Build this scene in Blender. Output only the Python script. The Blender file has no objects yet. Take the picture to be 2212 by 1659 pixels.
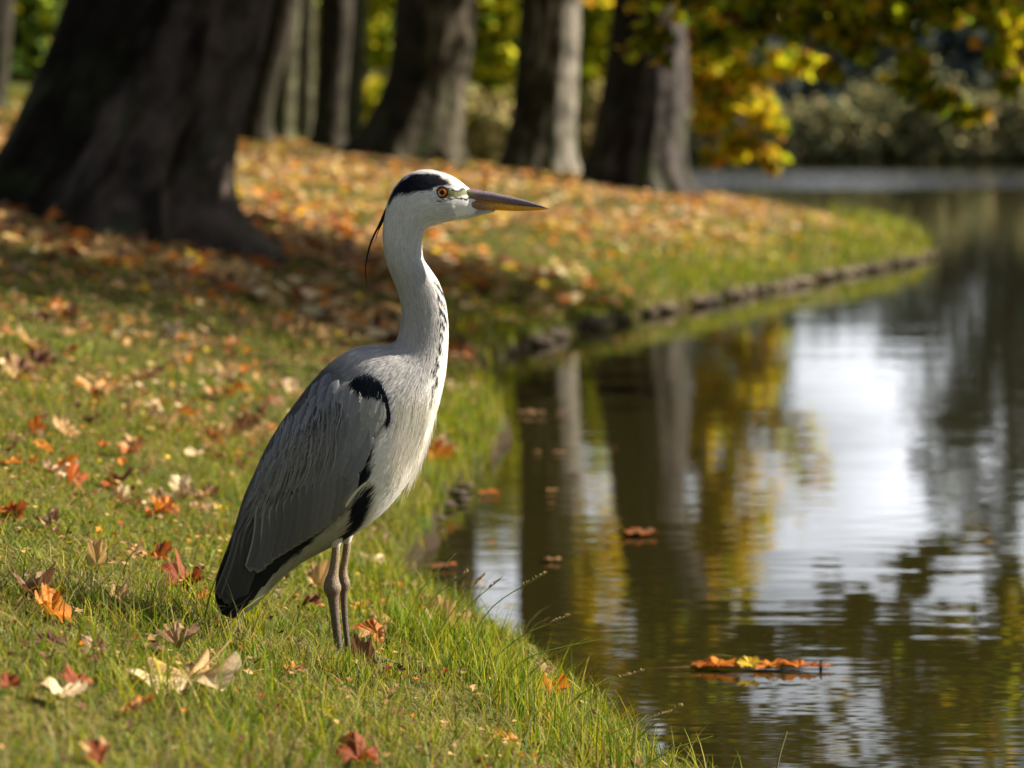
import bpy, math, random
import numpy as np
from mathutils import Vector, Matrix
from mathutils.bvhtree import BVHTree

# ------------------------------------------------------------------ camera, world, sun
sc = bpy.context.scene
W, Hh = 1024, 768
CH = 1.15                     # camera height above the water
FOC = 100.0
F = FOC / 36.0 * W            # focal length in render pixels
HY = 139.0                    # image row of the horizon
cam_d = bpy.data.cameras.new("camera")
cam_d.lens = FOC
cam_d.sensor_width = 36.0
cam_d.shift_y = -(Hh / 2 - HY) / W
cam_d.clip_start = 0.1
cam_d.clip_end = 2000
cam = bpy.data.objects.new("camera", cam_d)
sc.collection.objects.link(cam)
cam.location = (0, 0, CH)
cam.rotation_euler = (math.radians(90), 0, 0)
cam_d.dof.use_dof = True
cam_d.dof.focus_distance = 5.4
cam_d.dof.aperture_fstop = 4.0
sc.camera = cam

SUN_AZ = math.radians(80)     # from +Y (view direction) towards +X
SUN_EL = math.radians(33)
world = bpy.data.worlds.new("World")
sc.world = world
world.use_nodes = True
wt = world.node_tree
wt.nodes.clear()
wo = wt.nodes.new("ShaderNodeOutputWorld")
wb = wt.nodes.new("ShaderNodeBackground")
sky = wt.nodes.new("ShaderNodeTexSky")
sky.sky_type = 'NISHITA'
sky.sun_disc = False
sky.sun_elevation = SUN_EL
sky.sun_rotation = SUN_AZ
SKY_STR = 0.047
wb.inputs[1].default_value = SKY_STR
tc = wt.nodes.new("ShaderNodeTexCoord")
mp = wt.nodes.new("ShaderNodeMapping")
mp.inputs['Scale'].default_value = (1, 1, 2.6)
mp.inputs['Location'].default_value = (0.45, 0.1, 0.25)
nz = wt.nodes.new("ShaderNodeTexNoise")
nz.inputs['Scale'].default_value = 5.5
nz.inputs['Detail'].default_value = 6
rp = wt.nodes.new("ShaderNodeValToRGB")
rp.color_ramp.elements[0].position = 0.40
rp.color_ramp.elements[1].position = 0.66
mx = wt.nodes.new("ShaderNodeMixRGB")
mx.inputs[2].default_value = (19, 19.6, 21, 1)
wt.links.new(tc.outputs['Generated'], mp.inputs[0])
wt.links.new(mp.outputs[0], nz.inputs['Vector'])
wt.links.new(nz.outputs[0], rp.inputs[0])
# the bank of bright cloud stands low over the far side of the lake
sx_w = wt.nodes.new("ShaderNodeSeparateXYZ")
wt.links.new(tc.outputs['Generated'], sx_w.inputs[0])
def wramp(sock, a, b_):
    m_ = wt.nodes.new("ShaderNodeMapRange"); m_.interpolation_type = 'SMOOTHSTEP'
    m_.inputs[1].default_value = a; m_.inputs[2].default_value = b_
    wt.links.new(sock, m_.inputs[0])
    return m_.outputs[0]
def wmul(a, b_):
    m_ = wt.nodes.new("ShaderNodeMath"); m_.operation = 'MULTIPLY'
    wt.links.new(a, m_.inputs[0]); wt.links.new(b_, m_.inputs[1])
    return m_.outputs[0]
wt.links.new(wmul(rp.outputs[0], wmul(wramp(sx_w.outputs[2], .55, .15), wramp(sx_w.outputs[1], .2, .7))), mx.inputs[0])
sky_neutral = wt.nodes.new("ShaderNodeMixRGB")          # neutral mix added over the whole sky to take blue out of the shade
sky_neutral.inputs[0].default_value = .5
sky_neutral.inputs[2].default_value = (3.0, 2.8, 2.6, 1)
wt.links.new(sky.outputs[0], sky_neutral.inputs[1])
wt.links.new(sky_neutral.outputs[0], mx.inputs[1])
wt.links.new(mx.outputs[0], wb.inputs[0])
wt.links.new(wb.outputs[0], wo.inputs[0])

sun_d = bpy.data.lights.new("sun", 'SUN')
sun_d.energy = 5.0
sun_d.angle = math.radians(0.5)
sun_d.color = (1.0, 0.87, 0.68)
sun = bpy.data.objects.new("sun", sun_d)
sc.collection.objects.link(sun)
sdir = Vector((math.sin(SUN_AZ) * math.cos(SUN_EL), math.cos(SUN_AZ) * math.cos(SUN_EL), math.sin(SUN_EL)))
sun.rotation_euler = sdir.to_track_quat('Z', 'Y').to_euler()
sun.location = (20, 10, 20)

sc.view_settings.view_transform = 'Standard'
sc.view_settings.look = 'None'
sc.view_settings.exposure = 1.32
sc.view_settings.gamma = 1.0
sc.render.engine = 'CYCLES'
sc.cycles.use_denoising = True
sc.cycles.max_bounces = 6
sc.cycles.diffuse_bounces = 3
sc.cycles.glossy_bounces = 3
sc.cycles.transmission_bounces = 3
sc.cycles.transparent_max_bounces = 4
sc.cycles.caustics_reflective = False
sc.cycles.caustics_refractive = False

rng = np.random.default_rng(7)
random.seed(7)
COL = sc.collection

# ------------------------------------------------------------------ helpers
ZS = 2.16                      # my tracing units: photo enlarged to 2212 px wide
def ray(zx, zy):
    """direction of the ray through a traced point (per metre of depth)"""
    return (zx / ZS - W / 2) / F, -(zy / ZS - HY) / F

def at(zx, zy, Y):
    dx, dz = ray(zx, zy)
    return np.array([dx * Y, Y, CH + dz * Y])

def link(o, parent=None):
    COL.objects.link(o)
    if parent is not None:
        o.parent = parent
    return o

def make_mesh(name, V, T, mat, cols=None, smooth=True, mats=None, mi=None):
    """V (n,3); T list of faces or (m,k) array (or list of such arrays)"""
    me = bpy.data.meshes.new(name)
    V = np.asarray(V, dtype=np.float32)
    if isinstance(T, np.ndarray):
        T = [T]
    T = [np.asarray(t, dtype=np.int32) for t in T if len(t)]
    me.vertices.add(len(V))
    me.vertices.foreach_set('co', V.ravel())
    loops = np.concatenate([t.ravel() for t in T])
    starts, tot, pos = [], [], 0
    for t in T:
        n, k = t.shape
        starts.append(pos + np.arange(n) * k)
        tot.append(np.full(n, k))
        pos += n * k
    me.loops.add(len(loops))
    me.loops.foreach_set('vertex_index', loops)
    starts = np.concatenate(starts).astype(np.int32)
    me.polygons.add(len(starts))
    me.polygons.foreach_set('loop_start', starts)
    me.polygons.foreach_set('use_smooth', np.full(len(starts), smooth))
    if mi is not None:
        me.polygons.foreach_set('material_index', np.asarray(mi, dtype=np.int32))
    me.update(calc_edges=True)
    if cols is not None:
        a = me.attributes.new('Col', 'FLOAT_COLOR', 'POINT')
        c = np.ones((len(V), 4), dtype=np.float32)
        c[:, :3] = np.clip(np.asarray(cols), 0, 1)
        a.data.foreach_set('color', c.ravel())
    for m in (mats or [mat]):
        me.materials.append(m)
    me.validate(verbose=False)
    return me

def mobj(name, me, parent=None, **props):
    o = bpy.data.objects.new(name, me)
    link(o, parent)
    for k, v in props.items():
        o[k] = v
    return o

def empty(name, loc, label, cat, group=None):
    o = bpy.data.objects.new(name, None)
    link(o)
    o.location = loc
    o.empty_display_size = 0.1
    o['label'] = label
    o['category'] = cat
    if group:
        o['group'] = group
    return o

def tag(o, label, cat, group=None):
    o['label'] = label
    o['category'] = cat
    if group:
        o['group'] = group
    return o

def _hash(ix, iy, seed):
    h = (ix.astype(np.int64) * 374761393 + iy.astype(np.int64) * 668265263 + seed * 1442695041) & 0xffffffff
    h = ((h ^ (h >> 13)) * 1274126177) & 0xffffffff
    return ((h ^ (h >> 16)) & 0xffff) / 65535.0

def vnoise(x, y, s, seed=0):
    x = np.asarray(x, float) / s; y = np.asarray(y, float) / s
    ix = np.floor(x); iy = np.floor(y)
    fx = x - ix; fy = y - iy
    fx = fx * fx * (3 - 2 * fx); fy = fy * fy * (3 - 2 * fy)
    a = _hash(ix, iy, seed); b = _hash(ix + 1, iy, seed)
    c = _hash(ix, iy + 1, seed); d = _hash(ix + 1, iy + 1, seed)
    return (a * (1 - fx) + b * fx) * (1 - fy) + (c * (1 - fx) + d * fx) * fy

def fbm(x, y, s, seed=0, o=3):
    t = 0; amp = 1; n = 0
    for i in range(o):
        t = t + amp * vnoise(x, y, s / 2 ** i, seed + i * 17); n += amp; amp *= .5
    return t / n

def sstep(x, a, b):
    t = np.clip((np.asarray(x, float) - a) / (b - a), 0, 1)
    return t * t * (3 - 2 * t)

def seg_dist(px, py, P):
    px = np.asarray(px, float); py = np.asarray(py, float)
    best = np.full(px.shape, 1e9)
    for (ax, ay), (bx, by) in zip(P[:-1], P[1:]):
        dx, dy = bx - ax, by - ay
        L = dx * dx + dy * dy + 1e-12
        t = np.clip(((px - ax) * dx + (py - ay) * dy) / L, 0, 1)
        best = np.minimum(best, np.hypot(px - ax - t * dx, py - ay - t * dy))
    return best

def inside(px, py, P):
    px = np.asarray(px, float); py = np.asarray(py, float)
    r = np.zeros(px.shape, bool)
    n = len(P)
    for i in range(n):
        ax, ay = P[i]; bx, by = P[(i + 1) % n]
        if ay == by:
            continue
        c = ((ay > py) != (by > py)) & (px < (bx - ax) * (py - ay) / (by - ay) + ax)
        r ^= c
    return r

def sdist(px, py, P):
    d = seg_dist(px, py, list(P) + [P[0]])
    return np.where(inside(px, py, P), d, -d)

# ------------------------------------------------------------------ materials
def nt(name):
    m = bpy.data.materials.new(name)
    m.use_nodes = True
    t = m.node_tree
    t.nodes.clear()
    out = t.nodes.new("ShaderNodeOutputMaterial")
    return m, t, out

def N(t, kind, **inp):
    n = t.nodes.new("ShaderNode" + kind)
    for k, v in inp.items():
        n.inputs[k.replace('_', ' ')].default_value = v
    return n

def attr_mat(name, rough=0.8, transl=0.0, spec=0.3, noise_scale=0, noise_amt=0.3, bump=0.0, bump_scale=50, sheen=0.0):
    m, t, out = nt(name)
    at_ = t.nodes.new("ShaderNodeAttribute"); at_.attribute_name = 'Col'
    col = at_.outputs['Color']
    if noise_scale:
        tc_ = t.nodes.new("ShaderNodeTexCoord")
        nz_ = N(t, "TexNoise", Scale=noise_scale, Detail=4.0)
        t.links.new(tc_.outputs['Object'], nz_.inputs['Vector'])
        mr = N(t, "MapRange"); mr.inputs[3].default_value = 1 - noise_amt; mr.inputs[4].default_value = 1 + noise_amt
        mr.inputs[1].default_value = .3; mr.inputs[2].default_value = .7
        t.links.new(nz_.outputs[0], mr.inputs[0])
        mul = t.nodes.new("ShaderNodeVectorMath"); mul.operation = 'SCALE'
        t.links.new(col, mul.inputs[0]); t.links.new(mr.outputs[0], mul.inputs['Scale'])
        col = mul.outputs[0]
    b = N(t, "BsdfPrincipled", Roughness=rough)
    b.inputs['Specular IOR Level'].default_value = spec
    if sheen:
        b.inputs['Sheen Weight'].default_value = sheen
    t.links.new(col, b.inputs['Base Color'])
    if bump:
        tc2 = t.nodes.new("ShaderNodeTexCoord")
        n2 = N(t, "TexNoise", Scale=bump_scale, Detail=5.0)
        bp = N(t, "Bump", Strength=1.0, Distance=bump)
        t.links.new(tc2.outputs['Object'], n2.inputs['Vector'])
        t.links.new(n2.outputs[0], bp.inputs['Height'])
        t.links.new(bp.outputs[0], b.inputs['Normal'])
    s = b.outputs[0]
    if transl:
        tr = t.nodes.new("ShaderNodeBsdfTranslucent")
        t.links.new(col, tr.inputs[0])
        ms = N(t, "MixShader"); ms.inputs[0].default_value = transl
        t.links.new(s, ms.inputs[1]); t.links.new(tr.outputs[0], ms.inputs[2])
        s = ms.outputs[0]
    t.links.new(s, out.inputs[0])
    return m

M_GRASS = attr_mat('grass_blades', .55, .45, .35)
M_LEAF = attr_mat('dry_leaf', .6, .35, .35, 60, .35, .0006, 90)
M_CROWN = attr_mat('crown_leaves', .6, .6, .3)
M_FEATHER = attr_mat('feathers', .75, .0, .2, 160, .06, .0002, 260)
M_FEATHER_T = attr_mat('feather_strands', .7, .42, .2)
M_BILL = attr_mat('bill_horn', .42, 0, .4, 220, .18, .0003, 240)
M_LEG = attr_mat('leg_scales', .6, 0, .35, 420, .45, .0018, 380)
M_BARK = attr_mat('bark', .9, 0, .15, 5.0, .6, .03, 12)
M_STONE = attr_mat('bank_stone', .85, 0, .3, 20, .35, .01, 30)
M_FAR = attr_mat('far_foliage', .8, .2, .1)

def simple(name, col, rough=.5, spec=.5, coat=0.0):
    m, t, out = nt(name)
    b = N(t, "BsdfPrincipled", Roughness=rough)
    b.inputs['Base Color'].default_value = (*col, 1)
    b.inputs['Specular IOR Level'].default_value = spec
    b.inputs['Coat Weight'].default_value = coat
    t.links.new(b.outputs[0], out.inputs[0])
    return m

# water
mw, t, out = nt('lake_water')
b = N(t, "BsdfPrincipled", Roughness=.02)
b.inputs['Base Color'].default_value = (.020, .018, .005, 1)
b.inputs['IOR'].default_value = 1.36
tcw = t.nodes.new("ShaderNodeTexCoord")
def wnode(scale, sx, sy, det):
    mpw = t.nodes.new("ShaderNodeMapping"); mpw.inputs['Scale'].default_value = (sx, sy, 1)
    n = N(t, "TexNoise", Scale=scale, Detail=det)
    t.links.new(tcw.outputs['Object'], mpw.inputs[0]); t.links.new(mpw.outputs[0], n.inputs['Vector'])
    return n
n1 = wnode(9.0, .35, 1.0, 2.0)
n2 = wnode(1.6, .5, 1.0, 1.0)
bp1 = N(t, "Bump", Strength=1.0, Distance=.0008)
bp2 = N(t, "Bump", Strength=1.0, Distance=.0020)
t.links.new(n1.outputs[0], bp1.inputs['Height'])
t.links.new(n2.outputs[0], bp2.inputs['Height'])
t.links.new(bp1.outputs[0], bp2.inputs['Normal'])
# a wind-ruffled belt far out on the lake
sep = t.nodes.new("ShaderNodeSeparateXYZ")
t.links.new(tcw.outputs['Object'], sep.inputs[0])
n3 = wnode(7.0, .5, 1.0, 2.0)
r1 = N(t, "MapRange"); r1.interpolation_type = 'SMOOTHSTEP'; r1.inputs[1].default_value = 62; r1.inputs[2].default_value = 72
r2 = N(t, "MapRange"); r2.interpolation_type = 'SMOOTHSTEP'; r2.inputs[1].default_value = 112; r2.inputs[2].default_value = 95
t.links.new(sep.outputs[1], r1.inputs[0]); t.links.new(sep.outputs[1], r2.inputs[0])
mm = t.nodes.new("ShaderNodeMath"); mm.operation = 'MULTIPLY'
t.links.new(r1.outputs[0], mm.inputs[0]); t.links.new(r2.outputs[0], mm.inputs[1])
hh = t.nodes.new("ShaderNodeMath"); hh.operation = 'MULTIPLY'
t.links.new(mm.outputs[0], hh.inputs[0]); t.links.new(n3.outputs[0], hh.inputs[1])
bp3 = N(t, "Bump", Strength=1.0, Distance=.06)
t.links.new(hh.outputs[0], bp3.inputs['Height']); t.links.new(bp2.outputs[0], bp3.inputs['Normal'])
t.links.new(bp3.outputs[0], b.inputs['Normal'])
t.links.new(b.outputs[0], out.inputs[0])
M_WATER = mw

# ground sheet
mg, t, out = nt('lawn_soil')
b = N(t, "BsdfPrincipled", Roughness=.95)
b.inputs['Specular IOR Level'].default_value = .1
tcg = t.nodes.new("ShaderNodeTexCoord")
geo = t.nodes.new("ShaderNodeSeparateXYZ")
t.links.new(tcg.outputs['Object'], geo.inputs[0])
na = N(t, "TexNoise", Scale=2.2, Detail=6.0); nb = N(t, "TexNoise", Scale=40.0, Detail=4.0)
t.links.new(tcg.outputs['Object'], na.inputs['Vector']); t.links.new(tcg.outputs['Object'], nb.inputs['Vector'])
ra = t.nodes.new("ShaderNodeValToRGB")
ra.color_ramp.elements[0].position = .35; ra.color_ramp.elements[0].color = (.045, .075, .012, 1)
ra.color_ramp.elements[1].position = .65; ra.color_ramp.elements[1].color = (.13, .11, .035, 1)
rb = t.nodes.new("ShaderNodeValToRGB")
rb.color_ramp.elements[0].position = .35; rb.color_ramp.elements[0].color = (.35, .35, .35, 1)
rb.color_ramp.elements[1].position = .7; rb.color_ramp.elements[1].color = (1.2, 1.2, 1.2, 1)
t.links.new(na.outputs[0], ra.inputs[0]); t.links.new(nb.outputs[0], rb.inputs[0])
mu = t.nodes.new("ShaderNodeMixRGB"); mu.blend_type = 'MULTIPLY'; mu.inputs[0].default_value = 1
t.links.new(ra.outputs[0], mu.inputs[1]); t.links.new(rb.outputs[0], mu.inputs[2])
rz = N(t, "MapRange"); rz.inputs[1].default_value = .035; rz.inputs[2].default_value = .065
t.links.new(geo.outputs[2], rz.inputs[0])
mu2 = t.nodes.new("ShaderNodeMixRGB"); mu2.inputs[1].default_value = (.035, .026, .016, 1)
t.links.new(rz.outputs[0], mu2.inputs[0]); t.links.new(mu.outputs[0], mu2.inputs[2])
bpg = N(t, "Bump", Strength=1.0, Distance=.012)
t.links.new(nb.outputs[0], bpg.inputs['Height']); t.links.new(bpg.outputs[0], b.inputs['Normal'])
t.links.new(mu2.outputs[0], b.inputs['Base Color'])
t.links.new(b.outputs[0], out.inputs[0])
M_SOIL = mg

# ------------------------------------------------------------------ shoreline and terrain
def wpt(zx, zy):               # traced waterline point -> (x, y) on the water plane
    y = CH / ((zy / ZS - HY) / F)
    return ((zx / ZS - W / 2) / F * y, y)
near = [wpt(*p) for p in [(1370, 1659), (1275, 1590), (1180, 1520), (1085, 1450), (1000, 1395), (935, 1345),
                          (895, 1300), (872, 1255), (885, 1210), (935, 1140), (975, 1080), (1020, 1030), (1050, 990),
                          (1075, 940), (1080, 880), (1062, 830), (1050, 790), (1085, 768), (1150, 745), (1300, 706),
                          (1400, 682), (1500, 662), (1600, 640), (1700, 620), (1800, 598), (1900, 580), (1980, 566), (2015, 552)]]
SHORE = [(3.5, -12), (2.0, -3), (1.1, 1.5), (.62, 3.6)] + near + [(4.25, 29.5), (3.9, 32.5), (3.2, 36), (2.6, 41), (2.2, 48),
         (1.9, 58), (1.0, 72), (-3, 95), (-12, 120), (-40, 142), (-120, 160), (-120, -12)]

def height(x, y):
    d = sdist(x, y, SHORE)
    wob = (fbm(x, y, .5, 3) - .5) * .16 + (fbm(x, y, .12, 5, 2) - .5) * .06
    dd = d + wob * sstep(np.abs(d), 1.2, .0)
    hp = .07 + .95 * (1 - np.exp(-np.maximum(dd, 0) / 3.0)) + .05 * np.maximum(0, -x - .5) + .11 * np.maximum(0, -x - 5) \
        + (fbm(x, y, 1.3, 11) - .5) * .06 * sstep(dd, .2, 1.5) + (fbm(x, y, .25, 12) - .5) * .02
    hn = -.06 + np.maximum(dd * .5, -1.2)
    k = sstep(dd, -.04, .03)
    return hn * (1 - k) + hp * k

def ground_hit(zx, zy, y0=3.5, y1=120):
    dx, dz = ray(zx, zy)
    Y = np.exp(np.linspace(math.log(y0), math.log(y1), 4000))
    h = height(dx * Y, Y)
    z = CH + dz * Y
    hit = z <= h
    i = np.argmax(hit) if hit.any() else 0
    return np.array([dx * Y[i], Y[i], h[i]])

def axis(parts):
    out = []
    for a, b_, s in parts:
        out.append(np.arange(a, b_, s))
    return np.concatenate(out)
xs = axis([(-120, -40, 5), (-40, -12, 1), (-12, -5, .3), (-5, -1.6, .08), (-1.6, 1.2, .022), (1.2, 5.2, .045), (5.2, 12, .5), (12, 121, 6)])
ys = axis([(-12, 3.2, .5), (3.2, 9, .024), (9, 16, .045), (16, 34, .09), (34, 60, .35), (60, 150, 2), (150, 161, 5)])
gx, gy = np.meshgrid(xs, ys)
gz = height(gx.ravel(), gy.ravel()).reshape(gx.shape)
V = np.stack([gx.ravel(), gy.ravel(), gz.ravel()], 1)
ny, nx = gx.shape
idx = np.arange(ny * nx).reshape(ny, nx)
Q = np.stack([idx[:-1, :-1].ravel(), idx[:-1, 1:].ravel(), idx[1:, 1:].ravel(), idx[1:, :-1].ravel()], 1)
mobj('lawn', make_mesh('lawn', V, Q, M_SOIL), kind='structure')
del V, Q

Vw = np.array([(-400, -40, 0), (400, -40, 0), (400, 400, 0), (-400, 400, 0)], float)
mobj('water', make_mesh('water', Vw, np.array([[0, 1, 2, 3]]), M_WATER, smooth=False), kind='structure')

# far shore: low ground across the lake rising into a wooded hill
fx = np.linspace(-260, 300, 90); fy = np.linspace(146, 420, 50)
FX, FY = np.meshgrid(fx, fy)
FZ = -.5 + np.minimum((FY - 146 - 3 * np.sin(FX * .05)) * .35, 1.1) + np.maximum(0, FY - 175) * .07 + (fbm(FX, FY, 14, 4) - .5) * 1.2 * sstep(FY, 150, 170)
ii = np.arange(FX.size).reshape(FX.shape)
QF = np.stack([ii[:-1, :-1].ravel(), ii[:-1, 1:].ravel(), ii[1:, 1:].ravel(), ii[1:, :-1].ravel()], 1)
M_FARG = simple('far_ground', (.05, .055, .025), .95, .1)
mobj('far_shore', make_mesh('far_shore', np.stack([FX.ravel(), FY.ravel(), FZ.ravel()], 1), QF, M_FARG), kind='structure')

# ------------------------------------------------------------------ scatter engine
def rot_from(normal, spin):
    """(n,3) normals and spin angles -> (n,3,3) matrices whose columns are the leaf's x, y, z axes"""
    n = normal / np.linalg.norm(normal, axis=1, keepdims=True)
    ref = np.where(np.abs(n[:, 2:3]) > .9, np.array([[1., 0, 0]]), np.array([[0, 0, 1.]]))
    u = np.cross(ref, n); u /= np.linalg.norm(u, axis=1, keepdims=True)
    v = np.cross(n, u)
    c = np.cos(spin)[:, None]; s = np.sin(spin)[:, None]
    return np.stack([u * c + v * s, -u * s + v * c, n], 2)

def scatter(tv, tf, pos, R, scale, cols, shade=None):
    n, k = len(pos), len(tv)
    V = np.einsum('nij,kj->nki', R, tv) * scale[:, None, None] + pos[:, None, :]
    T = (tf[None] + (np.arange(n) * k)[:, None, None]).reshape(-1, tf.shape[1])
    C = np.repeat(cols[:, None, :], k, 1)
    if shade is not None:
        C = C * shade[None, :, None]
    return V.reshape(-1, 3), T, C.reshape(-1, 3)

# simple crown leaf: folded five-pointed blade, unit size
LV = np.array([(0, -.5, 0), (.28, -.30, .06), (.5, .05, .1), (.2, .12, .04), (0, .55, 0), (-.2, .12, .04), (-.5, .05, .1), (-.28, -.30, .06), (0, -.05, -.03)])
LF = np.array([[0, 1, 8], [1, 2, 8], [2, 3, 8], [3, 4, 8], [4, 5, 8], [5, 6, 8], [6, 7, 8], [7, 0, 8]])

def pal(n, cols, w, jit=.25):
    cols = np.array(cols, float); w = np.array(w, float); w /= w.sum()
    c = cols[rng.choice(len(cols), n, p=w)]
    return c * (1 + (rng.random((n, 1)) - .5) * 2 * jit) * (1 + (rng.random((n, 3)) - .5) * .15)

def leaf_cloud(blobs, size, palette, w, droop=.3):
    """blobs: list of (center, radii, count): leaf-sized faces spread through clumpy volumes"""
    P, Nn = [], []
    for c, r, n in blobs:
        c = np.array(c, float); r = np.array(r, float)
        m = max(3, int(n / 28))
        cc = rng.normal(size=(m, 3)); cc /= np.linalg.norm(cc, axis=1, keepdims=True)
        cc *= (rng.random((m, 1)) ** .45)
        k = rng.integers(0, m, n)
        sc_ = .16 + .16 * rng.random(m)
        p = cc[k] + rng.normal(size=(n, 3)) * sc_[k][:, None]
        p[:, 2] -= droop * (p[:, 0] ** 2 + p[:, 1] ** 2) * .3
        P.append(c + p * r)
        Nn.append(rng.normal(size=(n, 3)) * .7 + np.array([0, 0, .8]) + p * .4)
    P = np.concatenate(P); Nn = np.concatenate(Nn)
    n = len(P)
    s = size * (.6 + .8 * rng.random(n))
    return scatter(LV, LF, P, rot_from(Nn, rng.random(n) * 6.28), s, pal(n, palette, w))

# ------------------------------------------------------------------ tubes and trunks
def tube(pts, rad, nseg=10, cols=None, cap=True):
    pts = np.asarray(pts, float); rad = np.asarray(rad, float)
    n = len(pts)
    tan = np.gradient(pts, axis=0)
    tan /= np.linalg.norm(tan, axis=1, keepdims=True)
    ref = np.array([0.13, .97, .2]); ref /= np.linalg.norm(ref)
    V = []
    for i in range(n):
        u = np.cross(tan[i], ref); u /= np.linalg.norm(u); v = np.cross(tan[i], u)
        a = np.linspace(0, 2 * np.pi, nseg, endpoint=False)
        V.append(pts[i] + rad[i] * (np.cos(a)[:, None] * u + np.sin(a)[:, None] * v))
    V = np.concatenate(V)
    i0 = np.arange(n * nseg).reshape(n, nseg)
    Q = np.stack([i0[:-1].ravel(), np.roll(i0, -1, 1)[:-1].ravel(), np.roll(i0, -1, 1)[1:].ravel(), i0[1:].ravel()], 1)
    return V, Q

def merge(parts):
    """parts: list of (V, Q, C) -> one"""
    Vs, Qs, Cs, o = [], {}, [], 0
    for V, Q, C in parts:
        Vs.append(V); Cs.append(C if C.ndim == 2 else np.repeat(C[None], len(V), 0))
        Qs.setdefault(Q.shape[1], []).append(Q + o)
        o += len(V)
    return np.concatenate(Vs), [np.concatenate(q) for q in Qs.values()], np.concatenate(Cs)

def smooth_path(P, n):
    P = np.asarray(P, float)
    t = np.arange(len(P)); tt = np.linspace(0, len(P) - 1, n)
    out = np.empty((n, P.shape[1]))
    Pp = np.vstack([2 * P[0] - P[1], P, 2 * P[-1] - P[-2]])
    for k, s in enumerate(tt):
        i = min(int(s), len(P) - 2); f = s - i
        a, b_, c, d = Pp[i], Pp[i + 1], Pp[i + 2], Pp[i + 3]
        out[k] = .5 * ((2 * b_) + (-a + c) * f + (2 * a - 5 * b_ + 4 * c - d) * f * f + (-a + 3 * b_ - 3 * c + d) * f ** 3)
    return out

def trunk_mesh(profile, Y, top_z, dark, pale, pale_amt, lit_side, flute=.08, seed=0, nseg=96, nr=150, lean=None):
    """profile: list of (zy, zx_left, zx_right) traced outline at depth Y. Returns mesh arrays in world space."""
    pr = []
    for zy, l, r in profile:
        a = at(l, zy, Y); b_ = at(r, zy, Y)
        pr.append((a[2], (a[0] + b_[0]) / 2, (b_[0] - a[0]) / 2))
    pr.sort()
    z0 = pr[0][0]
    topz, topc, topr = pr[-1]
    slope = (pr[-1][1] - pr[-2][1]) / (pr[-1][0] - pr[-2][0] + 1e-9)
    for k in (1, 2, 3):
        f = k / 3
        pr.append((topz + (top_z - topz) * f, topc + (slope * .5 if lean is None else lean) * (top_z - topz) * f, topr * ((1 - .42 * f) if lean is None else 1 + .5 * min(1, f * 1.8))))
    pr = [(z0 - .5, pr[0][1], pr[0][2] * 1.12)] + pr
    pr = np.array(pr)
    zz = z0 - .5 + (top_z - z0 + .5) * np.linspace(0, 1, nr) ** 1.6
    cx = np.interp(zz, pr[:, 0], pr[:, 1]); rr = np.interp(zz, pr[:, 0], pr[:, 2])
    for _ in range(2):
        k_ = np.array([.25, .5, .25])
        rr[1:-1] = np.convolve(rr, k_, 'valid'); cx[1:-1] = np.convolve(cx, k_, 'valid')
    r0 = np.interp(topz, pr[:, 0], pr[:, 2])
    a = np.linspace(0, 2 * np.pi, nseg, endpoint=False)
    A, Z = np.meshgrid(a, zz)
    R = np.repeat(rr[:, None], nseg, 1); CX = np.repeat(cx[:, None], nseg, 1)
    fl = np.clip((R / r0 - 1) / .8, 0, 1)
    lob = (.5 * np.cos(A * 5 + seed) + .3 * np.cos(A * 8 + seed * 2.3) + .2 * np.cos(A * 13 + seed))
    R = R * (1 + lob * (flute * .25 + .16 * fl) - .05 * fl)
    nse = fbm(np.cos(A) * 3 + seed * 7 + Z * .15, Z * 1.1 + np.sin(A) * 3, .8, seed + 2, 4) - .5
    R = R * (1 + nse * .10)
    X = CX + np.cos(A) * R
    Yy = Y + R.mean() * .0 + np.sin(A) * R
    V = np.stack([X.ravel(), Yy.ravel(), Z.ravel()], 1)
    i0 = np.arange(nr * nseg).reshape(nr, nseg)
    Q = np.stack([i0[:-1].ravel(), np.roll(i0, -1, 1)[:-1].ravel(), np.roll(i0, -1, 1)[1:].ravel(), i0[1:].ravel()], 1)
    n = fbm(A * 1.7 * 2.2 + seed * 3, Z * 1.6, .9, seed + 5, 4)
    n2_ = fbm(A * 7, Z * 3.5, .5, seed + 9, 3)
    side = .5 + .5 * np.cos(A - lit_side)  # paler on the sunlit side: light coloured into the flaking bark
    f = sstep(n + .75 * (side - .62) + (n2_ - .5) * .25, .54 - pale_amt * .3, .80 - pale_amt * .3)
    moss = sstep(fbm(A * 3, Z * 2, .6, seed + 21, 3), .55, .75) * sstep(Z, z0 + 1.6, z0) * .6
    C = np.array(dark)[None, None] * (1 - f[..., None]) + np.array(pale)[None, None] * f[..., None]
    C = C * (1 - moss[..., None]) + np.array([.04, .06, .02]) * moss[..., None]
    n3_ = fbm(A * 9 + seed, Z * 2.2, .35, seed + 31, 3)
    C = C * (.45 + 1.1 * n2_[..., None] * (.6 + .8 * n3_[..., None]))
    return V, Q, C.reshape(-1, 3), (cx[-1], Y, top_z, rr[-1])

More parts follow.
